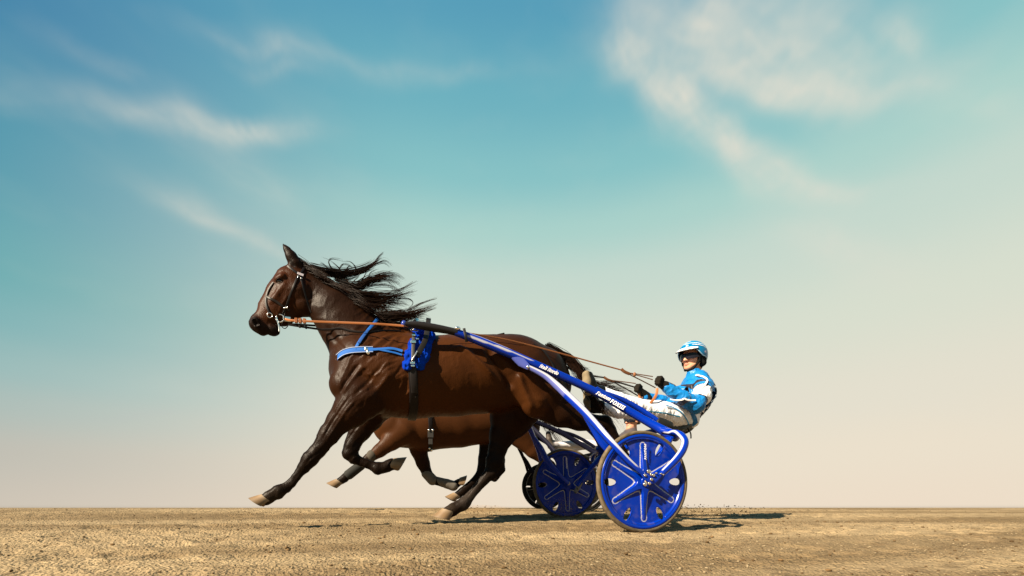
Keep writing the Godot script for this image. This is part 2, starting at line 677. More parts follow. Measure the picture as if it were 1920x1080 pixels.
func make_debris() -> void:
	rng.seed = 11
	var m := painted("grit", 0.95, 0.15)
	var spots := []
	for i in 42000:
		var z := 2.0 - 6.2 * pow(rng.randf(), 1.25)
		var x := rng.randf_range(-1.0, 1.0) * (2.2 + (2.0 - z) * 1.35) - 0.4 + (2.0 - z) * 0.25
		if noise_a.get_noise_2d(x * 25.0, z * 60.0) < rng.randf_range(-0.5, 0.25): continue
		var s := 0.0018 + 0.0062 * pow(rng.randf(), 6.0)
		var c := Color(0.33, 0.245, 0.14).lerp(Color(0.50, 0.39, 0.245), rng.randf())
		if rng.randf() < 0.34: c = Color(0.16, 0.10, 0.05)
		spots.append([bit(Vector3(x, ground_y(x, z) + s * 0.25, z), s), c])
	scatter("grit", "loose grit and small clods lying all over the sand track", "grit", lump(3), spots, m)
	spots = []
	for i in 150:
		var x := rng.randf_range(-3.6, 3.2); var z := rng.randf_range(1.4, -2.5)
		var s := rng.randf_range(0.007, 0.016)
		spots.append([bit(Vector3(x, ground_y(x, z) + s * 0.3, z), s, 0.6), Color(0.17, 0.105, 0.05) * rng.randf_range(0.7, 1.6)])
	scatter("clods", "darker clods of damp sand scattered in front of the horses", "clods", lump(8), spots, m)
	# earth thrown up behind the wheels and off the hooves
	spots = []
	for i in 420:
		var t := pow(rng.randf(), 1.4)
		var x := 0.55 + 1.6 * rng.randf() + 0.4 * t
		var z := rng.randf_range(-1.9, -1.1)
		var y := ground_y(x, z) + 0.13 * pow(rng.randf(), 1.8)
		spots.append([bit(Vector3(x, y, z), rng.randf_range(0.003, 0.009)), Color(0.13, 0.085, 0.045) * rng.randf_range(0.6, 1.7)])
	for i in 500:
		var a := rng.randf() * TAU
		var p := Vector3(-0.05 + 0.22 * (rng.randf() + rng.randf() - 1.0), 0.0, -1.4 + rng.randf_range(0.01, 0.12))
		p.y = ground_y(p.x, p.z) + 0.20 * pow(rng.randf(), 1.9)
		spots.append([bit(p, rng.randf_range(0.0018, 0.0042)), Color(0.42, 0.28, 0.15) * rng.randf_range(0.6, 1.5)])
	for i in 160:
		var p := at(rng.randf_range(840, 930), 955, rng.randf_range(1.6, 2.1))
		p.y = ground_y(p.x, p.z) + 0.10 * pow(rng.randf(), 1.8)
		spots.append([bit(p, rng.randf_range(0.002, 0.007)), Color(0.15, 0.095, 0.05) * rng.randf_range(0.6, 1.7)])
	scatter("flying_sand", "sand and crumbs of earth thrown up by the wheels and hooves", "flying sand", lump(5), spots, m)

# ---------------------------------------------------------------- sky
func knots(list: Array, x: float) -> Color:
	for i in list.size() - 1:
		if x <= list[i + 1][0]:
			return (list[i][1] as Color).lerp(list[i + 1][1], sm(0, 1, clampf((x - list[i][0]) / (list[i + 1][0] - list[i][0]), 0, 1)) * 0.5 + 0.5 * clampf((x - list[i][0]) / (list[i + 1][0] - list[i][0]), 0, 1))
	return list[-1][1]

func c8(r: float, g: float, b: float) -> Color:
	return Color(r / 255.0, g / 255.0, b / 255.0).srgb_to_linear()

const SKY_GAIN := 3.3
func make_sky() -> Sky:
	var w := 1280; var h := 640
	var img := Image.create(w, h, false, Image.FORMAT_RGBF)
	var west := [[0.0, c8(203, 194, 180)], [5.0, c8(188, 187, 177)], [9.0, c8(166, 186, 182)], [12.0, c8(145, 184, 184)], [16.0, c8(115, 175, 180)], [19.5, c8(94, 168, 175)], [29.0, c8(67, 147, 171)], [39.0, c8(60, 124, 167)], [50.0, c8(60, 126, 170)], [90.0, c8(50, 104, 156)]]
	var east := [[0.0, c8(237, 221, 200)], [6.0, c8(235, 224, 204)], [12.0, c8(228, 223, 206)], [20.0, c8(216, 222, 206)], [28.0, c8(197, 216, 205)], [33.0, c8(170, 209, 202)], [38.0, c8(136, 194, 197)], [44.0, c8(110, 177, 191)], [50.0, c8(88, 158, 185)], [60.0, c8(70, 138, 176)], [90.0, c8(50, 104, 156)]]
	# streaks of cirrus: both ends and the half width of each as marked on the photograph, and its density; turned into azimuth and elevation
	var streaks := []
	for q in [
		[0, 178, 280, 186, 24, 0.15], [210, 186, 400, 240, 24, 0.30], [340, 222, 510, 240, 18, 0.45], [400, 250, 500, 252, 13, 0.25], [440, 75, 600, 104, 16, 0.27], [400, 290, 560, 365, 30, 0.15],
		[340, 368, 420, 412, 15, 0.28], [390, 402, 545, 476, 14, 0.28], [135, 60, 240, 112, 18, 0.12], [690, 125, 900, 142, 13, 0.16], [480, 130, 560, 140, 12, 0.18],
		[1180, 60, 1225, 150, 42, 0.55], [1230, 20, 1420, 60, 60, 0.60], [1390, 60, 1555, 145, 48, 0.64], [1330, 120, 1480, 162, 20, 0.6], [1470, 150, 1610, 166, 22, 0.6], [1215, 140, 1300, 212, 32, 0.60], [1275, 200, 1390, 292, 28, 0.54],
		[1355, 235, 1400, 300, 24, 0.44], [1395, 296, 1520, 345, 24, 0.40], [1470, 336, 1600, 346, 13, 0.4], [1400, 20, 1720, 110, 60, 0.32], [1680, 45, 1722, 76, 18, 0.42], [1690, 140, 1810, 142, 28, 0.28], [1840, 180, 1872, 192, 20, 0.25],
		[1500, 430, 1610, 462, 30, 0.3], [1430, 742, 1960, 770, 24, 0.15], [1560, 480, 1700, 520, 40, 0.2]]:
		var ends := []
		for e in 2:
			var d := Vector3((q[e * 2] - 960.0) / FOCAL, (952.0 - q[e * 2 + 1]) / FOCAL, -1.0)
			ends.append(Vector2(rad_to_deg(atan2(d.x, 1.0)), rad_to_deg(atan2(d.y, Vector2(d.x, 1.0).length()))))
		var mid: Vector2 = (ends[0] + ends[1]) / 2.0
		var dd: Vector2 = (ends[1] - ends[0]) * Vector2(cos(deg_to_rad(mid.y)), 1.0)
		var scale := cos(deg_to_rad(mid.x)) * cos(deg_to_rad(mid.y))
		streaks.append([mid.x, mid.y, dd.length() * 0.62 + 0.6, q[4] * 0.072 * scale * 0.95, rad_to_deg(dd.angle()), q[5]])
	for s in streaks: s.append_array([cos(deg_to_rad(s[4])), sin(deg_to_rad(s[4]))])
	var n1 := FastNoiseLite.new(); n1.seed = 21; n1.frequency = 1.0; n1.fractal_octaves = 4
	var n2 := FastNoiseLite.new(); n2.seed = 4; n2.frequency = 1.0; n2.fractal_octaves = 2
	var below := Color(0.48, 0.41, 0.33)
	for j in h:
		var el := 90.0 - (j + 0.5) / h * 180.0
		if el < -3.0:
			for i in w: img.set_pixel(i, j, below / SKY_GAIN)
			continue
		var e := maxf(el, 0.0)
		var cl := knots(west, e); var cr := knots(east, e)
		for i in w:
			# longitude of the panorama: its edge looks along -z
			var lon := wrapf((i + 0.5) / w * 360.0, -180.0, 180.0)
			var az := wrapf(lon - 15.33, -180.0, 180.0)
			var side := sm(-61.0, -9.0, az) * (1.0 - sm(95.0, 178.0, az))
			var ca := cos(deg_to_rad(el))
			var dir := Vector3(sin(deg_to_rad(lon)) * ca, sin(deg_to_rad(el)), -cos(deg_to_rad(lon)) * ca)
			var c := cl.lerp(cr, side)
			var nz := n1.get_noise_3d(dir.x * 7.0, dir.y * 16.0, dir.z * 7.0)
			if absf(az) > 62.0:
				var rest := sm(0.12, 0.7, n1.get_noise_3d(dir.x * 2.6 + 31.0, dir.y * 5.0, dir.z * 2.6)) * 0.35 * sm(62.0, 85.0, absf(az)) * sm(6.0, 20.0, el)
				c = c.lerp(c8(226, 222, 208), clampf(rest + 0.05 * nz * sm(4.0, 15.0, el), 0.0, 0.93))
				img.set_pixel(i, j, c / SKY_GAIN)
				continue
			var wisp := n1.get_noise_3d(dir.x * 22.0 + nz * 2.0, dir.y * 30.0 + nz * 2.0, dir.z * 22.0)
			var cover := 0.0
			var wx := n2.get_noise_3d(dir.x * 6.0 + 9.0, dir.y * 6.0, dir.z * 6.0) * 1.8
			var wy := n2.get_noise_3d(dir.x * 6.0, dir.y * 6.0 + 5.0, dir.z * 6.0) * 1.5
			for s in streaks:
				var dy: float = el + wy - s[1]
				if absf(dy) > 14.0: continue
				var dx: float = (az + wx - s[0]) * ca
				if absf(dx) > 26.0: continue
				var u: float = (dx * s[6] + dy * s[7]) / s[2]; var v: float = (-dx * s[7] + dy * s[6]) / s[3]
				if u * u + v * v > 7.0: continue
				var fibre := n1.get_noise_3d(u * 1.3 + s[0], v * 2.6 + u * 0.6, s[1])
				var g: float = exp(-(u * u + v * v) * 0.8) * s[5] * clampf(0.95 + 0.45 * fibre, 0.0, 1.25)
				cover = cover + g * (1.0 - cover)
			cover = clampf(cover * (0.92 + 0.18 * wisp + 0.35 * nz) + 0.05 * nz * sm(4.0, 15.0, el), 0.0, 0.93)
			c = c.lerp(c8(226, 222, 208), cover)
			img.set_pixel(i, j, c / SKY_GAIN)
	var m := PanoramaSkyMaterial.new()
	m.panorama = ImageTexture.create_from_image(img)
	var s := Sky.new()
	s.sky_material = m
	return s

# ---------------------------------------------------------------- horses
# base colours times 8: vertex colours are stored in 8 bits, so the coat and hair materials divide them again
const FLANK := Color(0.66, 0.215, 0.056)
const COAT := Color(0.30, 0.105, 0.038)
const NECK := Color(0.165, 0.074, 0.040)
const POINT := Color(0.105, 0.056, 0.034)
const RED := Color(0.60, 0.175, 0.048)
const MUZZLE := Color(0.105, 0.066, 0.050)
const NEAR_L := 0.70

var folds := []      # muscle edges on the near horse's skin: [points, width, height]

func fold(list: Array, width: float, height: float) -> void:
	var pts := PackedVector2Array()
	for m in list:
		var p := at(m[0], m[1], NEAR_L - 0.2)
		pts.append(Vector2(p.x, p.y))
	var box := Rect2(pts[0], Vector2.ZERO)
	for p in pts: box = box.expand(p)
	folds.append([pts, width, height, box.grow(width * 2.6)])

func near_skin(p: Vector3, n: Vector3) -> float:
	var h := 0.0015 * noise_b.get_noise_3d(p.x * 60.0, p.y * 60.0, p.z * 60.0)
	# veins and skin creases, strongest on the legs, shoulder and face
	var vein := noise_a.get_noise_3d(p.x * 330.0 + p.y * 120.0, p.y * 230.0 - p.x * 90.0, p.z * 120.0)
	h += 0.0020 * exp(-vein * vein * 90.0) * (0.3 + 0.7 * sm(0.2, -0.2, p.x + 1.1))
	# bunched muscle over the shoulder and breast
	var shoulder := sm(-2.05, -1.85, p.x) * sm(-1.40, -1.58, p.x) * sm(0.72, 0.85, p.y)
	if shoulder > 0.0:
		var g := noise_a.get_noise_3d((p.x + p.y) * 120.0 + 17.0, (p.y - p.x) * 340.0, p.z * 60.0)
		h += shoulder * (0.0060 * exp(-g * g * 22.0) - 0.003)
	# sinews under the skin of forearm, gaskin and cannon
	var legs := sm(0.80, 0.62, p.y)
	if legs > 0.0:
		var g := noise_b.get_noise_3d((p.x + p.y * 0.8) * 60.0, (p.y - p.x) * 330.0, p.z * 200.0)
		h += legs * 0.0045 * g
	if absf(n.z) < 0.15: return h
	var q := Vector2(p.x, p.y)
	for f in folds:
		if not (f[3] as Rect2).has_point(q): continue
		var pts: PackedVector2Array = f[0]
		var best := 1e9
		var along := 0.0
		for i in pts.size() - 1:
			var c := Geometry2D.get_closest_point_to_segment(q, pts[i], pts[i + 1])
			var dd := c.distance_to(q)
			if dd < best:
				best = dd
				along = (i + c.distance_to(pts[i]) / maxf(pts[i].distance_to(pts[i + 1]), 1e-5)) / (pts.size() - 1)
		var fade := sm(0.0, 0.2, along) * sm(1.0, 0.8, along)
		h += f[2] * exp(-best * best / (f[1] * f[1])) * fade * sm(0.15, 0.5, absf(n.z))
	return h

func near_horse_body() -> Body:
	var b := Body.new()
	var L := NEAR_L
	# trunk
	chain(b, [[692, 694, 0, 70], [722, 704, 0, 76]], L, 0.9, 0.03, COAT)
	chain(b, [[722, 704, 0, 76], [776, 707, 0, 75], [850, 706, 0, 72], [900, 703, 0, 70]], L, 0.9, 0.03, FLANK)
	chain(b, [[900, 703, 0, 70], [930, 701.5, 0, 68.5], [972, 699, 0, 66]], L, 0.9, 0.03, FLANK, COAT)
	chain(b, [[700, 628, 0, 30], [740, 632, 0, 25], [800, 655, 0, 22]], L, 0.6, 0.07, COAT)
	chain(b, [[960, 694, 0, 62], [1012, 708, 0, 55], [1030, 722, 0, 42]], L, 0.85, 0.04, COAT)
	chain(b, [[985, 705, -0.09, 58], [1022, 735, -0.13, 42], [1048, 752, -0.13, 26]], L, 0.75, 0.04, COAT)
	chain(b, [[985, 705, 0.09, 58], [1015, 730, 0.13, 42]], L, 0.75, 0.04, COAT)
	# neck
	chain(b, [[568, 528, 0, 33], [607, 560, 0, 38], [630, 583, 0, 45]], L, 0.43, 0.03, NECK)
	chain(b, [[630, 583, 0, 45], [651, 612, 0, 49], [674, 642, 0, 55], [692, 674, 0, 62]], L, 0.62, 0.04, NECK, COAT)
	# head
	chain(b, [[556, 527, 0, 30], [545, 550, 0, 33], [525, 571, 0, 27]], L, 0.62, 0.015, RED, COAT)
	chain(b, [[525, 571, 0, 27], [505, 592, 0, 21.5], [490, 605, 0, 17]], L, 0.62, 0.015, RED)
	chain(b, [[537, 521, 0, 18], [517, 546, 0, 15], [497, 575, 0, 12]], L, 0.8, 0.02, RED)
	chain(b, [[563, 553, 0, 30], [569, 570, 0, 23]], L, 0.82, 0.02, COAT)
	chain(b, [[552, 585, 0, 14], [530, 596, 0, 16]], L, 0.6, 0.02, COAT)
	chain(b, [[482, 600, 0, 10.5], [481, 609, 0, 11.5], [492, 619, 0, 10.5]], L, 0.95, 0.02, MUZZLE)
	chain(b, [[502, 613, 0, 12], [512, 618.5, 0, 12]], L, 0.8, 0.012, MUZZLE)
	chain(b, [[530, 519, -0.062, 7], [520, 523, -0.058, 5]], L, 1.0, 0.02, RED)          # brow
	chain(b, [[530, 519, 0.062, 7], [520, 523, 0.058, 5]], L, 1.0, 0.02, RED)
	chain(b, [[534, 534, -0.070, 4], [510, 566, -0.052, 4]], L, 1.0, 0.02, RED)           # cheekbone ridge
	for s in [-1.0, 1.0]:
		chain(b, [[480.5, 602, s * 0.045, 7.4], [482, 610, s * 0.043, 6]], L, 1.0, 0.012, MUZZLE)   # nostril rim
		chain(b, [[554, 495, s * 0.036, 12.5], [546, 480, s * 0.043, 9.3], [538, 468, s * 0.046, 5.4], [531.5, 458.5, s * 0.048, 1.8]], L, 0.75, 0.02, NECK, POINT)
	b.bone(at(476.5, 604, L - 0.066), 0.022, at(480, 607, L - 0.055), 0.016, 1.0, 0.008, Color(0.03, 0.02, 0.02), true)
	b.bone(at(476.5, 604, L + 0.066), 0.022, at(480, 607, L + 0.055), 0.016, 1.0, 0.008, Color(0.03, 0.02, 0.02), true)
	b.bone(at(540, 487, L - 0.078), 0.016, at(550, 497, L - 0.070), 0.012, 1.0, 0.008, Color(0.10, 0.06, 0.045), true)   # ear opening
	b.bone(at(474, 626, L - 0.09), 0.004, at(507, 620, L - 0.06), 0.003, 1.0, 0.006, Color(0.05, 0.035, 0.03), true)     # lips
	# near fore, reaching
	chain(b, [[688, 682, -0.10, 46], [652, 722, -0.13, 33]], L, 0.8, 0.04, COAT)
	chain(b, [[678, 745, -0.13, 44], [657, 771, -0.14, 31], [637, 789, -0.14, 21.5], [617, 815, -0.14, 17.5], [597, 844, -0.14, 14]], L, 0.8, 0.03, COAT, POINT)
	chain(b, [[592, 848, -0.14, 14], [581, 861, -0.14, 14.2], [570, 876, -0.14, 11]], L, 0.9, 0.015, POINT)
	chain(b, [[570, 876, -0.14, 9.2], [547, 905, -0.14, 7.7], [528, 920, -0.14, 9.6]], L, 0.8, 0.012, POINT)
	chain(b, [[558, 891, -0.14, 5], [539, 918, -0.14, 5]], L, 0.7, 0.012, POINT)
	chain(b, [[525, 919, -0.14, 11.2], [522, 927, -0.14, 9.6]], L, 0.9, 0.012, POINT)
	chain(b, [[521, 921, -0.14, 11], [505, 932, -0.14, 11], [497, 937, -0.14, 11]], L, 0.9, 0.012, POINT)
	# off fore, folded
	chain(b, [[705, 750, 0.13, 44], [690, 780, 0.14, 28], [676, 806, 0.14, 19], [663, 828, 0.14, 15]], L, 0.8, 0.03, COAT, POINT)
	chain(b, [[659, 838, 0.14, 14.5], [656, 850, 0.14, 13.5], [664, 860, 0.14, 11]], L, 0.9, 0.015, POINT)
	chain(b, [[664, 860, 0.14, 9.8], [688, 870, 0.14, 8.2], [706, 876, 0.14, 9.8]], L, 0.8, 0.012, POINT)
	chain(b, [[708, 879, 0.14, 11.5], [722, 876, 0.14, 10.5], [734, 871, 0.14, 11.5]], L, 0.9, 0.012, POINT)
	# near hind, stretched back
	chain(b, [[990, 725, -0.13, 48], [1003, 755, -0.175, 27], [1002, 768, -0.175, 14]], L, 0.75, 0.03, FLANK)
	chain(b, [[1012, 750, -0.13, 36], [1050, 773, -0.13, 27], [1085, 787, -0.13, 19.5], [1118, 795, -0.13, 15]], L, 0.7, 0.03, COAT, POINT)
	chain(b, [[1110, 792, -0.13, 14], [1134, 794, -0.13, 14.5], [1144, 806, -0.13, 11.5]], L, 0.85, 0.02, POINT)
	chain(b, [[1143, 805, -0.13, 11], [1165, 845, -0.13, 9], [1174, 862, -0.13, 11], [1188, 878, -0.13, 10]], L, 0.85, 0.015, POINT)
	# off hind, landing
	chain(b, [[985, 742, 0.12, 50], [958, 783, 0.14, 40], [942, 815, 0.14, 24], [934, 838, 0.14, 18]], L, 0.75, 0.03, COAT, POINT)
	chain(b, [[933, 842, 0.14, 17.5], [928, 866, 0.14, 16.5], [922, 886, 0.14, 13.5]], L, 0.7, 0.02, POINT)
	chain(b, [[942, 862, 0.14, 5], [941, 881, 0.14, 6], [927, 897, 0.14, 7]], L, 0.8, 0.012, POINT)
	chain(b, [[918, 888, 0.14, 11.5], [893, 917, 0.14, 8.0], [872, 942, 0.14, 10.2]], L, 0.75, 0.012, POINT, Color(0.50, 0.38, 0.31))
	chain(b, [[872, 942, 0.14, 11.8], [868, 948, 0.14, 10.8]], L, 0.9, 0.012, Color(0.60, 0.48, 0.40))
	chain(b, [[868, 945, 0.14, 12], [850, 955, 0.14, 11.5], [841, 960, 0.14, 11.5]], L, 0.9, 0.012, POINT)
	return b

func far_horse_body(L: float) -> Body:
	var b := Body.new()
	var bay := Color(0.70, 0.245, 0.078)
	var dark := Color(0.10, 0.056, 0.036)
	chain(b, [[742, 795, 0, 43], [800, 797, 0, 47], [860, 793, 0, 45], [925, 786, 0, 43], [960, 784, 0, 40]], L, 0.9, 0.03, bay)
	chain(b, [[745, 745, 0, 18], [800, 758, 0, 14]], L, 0.6, 0.06, bay)
	chain(b, [[960, 784, -0.08, 38], [985, 800, -0.12, 28]], L, 0.8, 0.04, bay)
	chain(b, [[960, 784, 0.08, 38], [985, 800, 0.12, 28]], L, 0.8, 0.04, bay)
	chain(b, [[735, 780, 0, 38], [715, 740, 0, 30], [697, 695, 0, 22]], L, 0.6, 0.04, bay)
	chain(b, [[693, 678, 0, 17], [684, 692, 0, 18], [668, 706, 0, 12], [658, 714, 0, 9]], L, 0.7, 0.02, bay)
	chain(b, [[694, 668, -0.04, 6], [690, 655, -0.045, 1.5]], L, 0.8, 0.02, bay)
	chain(b, [[694, 668, 0.04, 6], [690, 655, 0.045, 1.5]], L, 0.8, 0.02, bay)
	# near fore
	chain(b, [[758, 806, -0.13, 30], [735, 826, -0.14, 17.5], [712, 845, -0.14, 12], [694, 858, -0.14, 9]], L, 0.8, 0.03, bay, Color(0.55, 0.22, 0.09))
	chain(b, [[692, 859, -0.14, 9.3], [670, 877, -0.14, 7], [648, 894, -0.14, 7.5]], L, 0.85, 0.015, dark)
	chain(b, [[646, 897, -0.14, 8], [636, 903, -0.14, 7]], L, 0.9, 0.012, dark)
	# off fore
	chain(b, [[780, 815, 0.13, 28], [785, 843, 0.14, 15.5], [793, 868, 0.14, 12], [801, 888, 0.14, 9.5]], L, 0.8, 0.03, bay, dark)
	chain(b, [[801, 888, 0.14, 9.5], [810, 899, 0.14, 9], [830, 906, 0.14, 7], [850, 911, 0.14, 8]], L, 0.9, 0.015, dark)
	chain(b, [[852, 910, 0.14, 8], [861, 904, 0.14, 7]], L, 0.9, 0.012, dark)
	# hind legs
	chain(b, [[945, 795, 0.12, 34], [916, 828, 0.14, 17], [909, 860, 0.14, 12], [903, 886, 0.14, 10]], L, 0.8, 0.03, dark)
	chain(b, [[903, 888, 0.14, 10], [888, 903, 0.14, 7], [868, 921, 0.14, 7.5], [857, 929, 0.14, 7]], L, 0.85, 0.015, dark)
	chain(b, [[975, 812, -0.13, 28], [1000, 843, -0.14, 16], [1022, 864, -0.14, 10]], L, 0.8, 0.03, bay, Color(0.65, 0.24, 0.09))
	chain(b, [[1022, 864, -0.14, 10], [1032, 874, -0.14, 10], [1046, 900, -0.14, 7], [1056, 915, -0.14, 7]], L, 0.85, 0.02, dark)
	return b

func coat(called: String) -> StandardMaterial3D:
	var m := painted(called, 0.40, 0.16, TONE / 8.0)
	var t := NoiseTexture2D.new()
	t.width = 512; t.height = 512; t.seamless = true; t.as_normal_map = true; t.bump_strength = 5.0
	var n := FastNoiseLite.new(); n.seed = 9; n.frequency = 0.05; n.fractal_octaves = 4
	t.noise = n
	m.normal_enabled = true
	m.normal_texture = t
	m.normal_scale = 0.55
	m.uv1_triplanar = true
	m.uv1_scale = Vector3(2.6, 5.5, 2.6)
	return m

# a hoof: from the coronet band to the sole; "toe" and "heel" are marks on the sole's edge
func hoof(parent: Node3D, crown: Vector3, axis_: Vector3, fore: Vector3, r: float, long: float, col := Color(0.33, 0.205, 0.10)) -> void:
	var mb := MB.new()
	var ax := axis_.normalized()
	var f := (fore - ax * fore.dot(ax)).normalized()
	var s := ax.cross(f)
	var rings := 7; var sides := 22
	for i in rings:
		var t := float(i) / (rings - 1)
		for j in sides:
			var an := TAU * j / sides
			var front := 0.5 + 0.5 * cos(an)
			var len := long * lerpf(0.62, 1.0, front)
			var flare := 1.0 + t * (0.16 + 0.34 * front)
			var p := crown + ax * (len * t - r * 0.35 * (1.0 - front) * (1.0 - t)) + f * cos(an) * r * flare + s * sin(an) * r * 0.92 * (1.0 + 0.15 * t) + f * t * r * 0.25
			if t > 0.0 and cos(an) < -0.8: p += f * r * 0.18
			var tint := col.lerp(Color(0.56, 0.44, 0.31), 0.40 * sm(0.5, 0.0, t)) * (0.86 + 0.28 * noise_b.get_noise_2d(an * 40.0, t * 8.0 + crown.x * 50.0))
			tint = tint.lerp(Color(0.2, 0.15, 0.1), 0.5 * sm(0.75, 1.0, t))
			mb.vert(p, (f * cos(an) + s * sin(an) - ax * 0.3).normalized(), tint)
	for i in rings - 1:
		for j in sides:
			var a := i * sides + j; var q := i * sides + (j + 1) % sides
			mb.quad(a, q, q + sides, a + sides)
	for e in 2:
		var i0 := 0 if e == 0 else (rings - 1) * sides
		var mid := Vector3.ZERO
		for j in sides: mid += mb.v[i0 + j] / sides
		var m := mb.vert(mid - ax * (0.0 if e == 0 else r * 0.12), -ax if e == 0 else ax, Color(0.12, 0.09, 0.07))
		for j in sides:
			mb.tri(m, i0 + j, i0 + (j + 1) % sides)
	part("hoof", mb.mesh(), painted("horn", 0.55, 0.4), parent)

func hoof_marks(parent: Node3D, c: Array, sole: Array, toe: Array, l: float, r_px: float) -> void:
	var crown := at(c[0], c[1], l); var s := at(sole[0], sole[1], l); var t := at(toe[0], toe[1], l)
	hoof(parent, crown, s - crown, t - crown, metres(crown, r_px) * 0.93, (s - crown).length())

# hair: each lock is a path of marks with a spread that opens towards the tip
func lock(mb: MB, list: Array, count: int, root_spread: float, tip_spread: float, r: float, tint := 0.0) -> void:
	var guide := []
	for m in list: guide.append(at(m[0], m[1], m[2]))
	count = int(count * 1.3)
	r *= 0.84
	# hairs run together in wisps that part from each other towards the tip
	var wisps := []
	for k in maxi(3, count / 11):
		wisps.append([rng.randfn(0.0, 0.52), rng.randfn(0.0, 0.52), rng.randfn(0.0, 0.5), rng.randf() * TAU, rng.randf_range(1.2, 3.0), rng.randf_range(0.62, 1.05), rng.randfn(0.0, 0.6)])
	for k in count:
		var wisp: Array = wisps[k % wisps.size()]
		var stray := rng.randf() < 0.16
		var u := rng.randfn(0.0, 0.5); var v := rng.randfn(0.0, 0.5); var w: float = wisp[2] + rng.randfn(0.0, 0.2)
		var u2: float = wisp[0] + rng.randfn(0.0, 0.5 if stray else 0.13); var v2: float = wisp[1] + rng.randfn(0.0, 0.55 if stray else 0.13)
		var ph: float = wisp[3] + rng.randfn(0.0, 0.3); var fr: float = wisp[4]
		var short: float = minf(1.0, wisp[5] * rng.randf_range(0.86, 1.06))
		var pts := []
		for i in guide.size():
			var t := float(i) / (guide.size() - 1)
			var g: Vector3 = guide[i]
			var sp := lerpf(root_spread, tip_spread, t * t)
			var wob: float = sin(ph + t * fr * 3.0) * tip_spread * 0.34 * t + wisp[6] * tip_spread * t * t * t
			pts.append(g + Vector3(lerpf(u, u2, t) * sp * 0.7, lerpf(v, v2, t) * sp + wob, w * lerpf(root_spread, tip_spread, t)))
		var pp := path(pts, 5)
		var n := maxi(4, int(pp.size() * short))
		pp = pp.slice(0, n)
		var rr := PackedFloat32Array()
		for i in n: rr.append(r * (1.0 - 0.85 * pow(float(i) / (n - 1), 2.0)))
		var base := Color(0.075, 0.046, 0.034).lerp(Color(0.24, 0.12, 0.065), rng.randf() * 0.7)
		var tip := base.lerp(Color(0.62, 0.22, 0.085), 0.30 + tint)
		mb.tube(pp, rr, rr, Vector3(0.2, 0.1, 1.0), 4, func(t, _a): return base.lerp(tip, t * t), Color.WHITE, false)

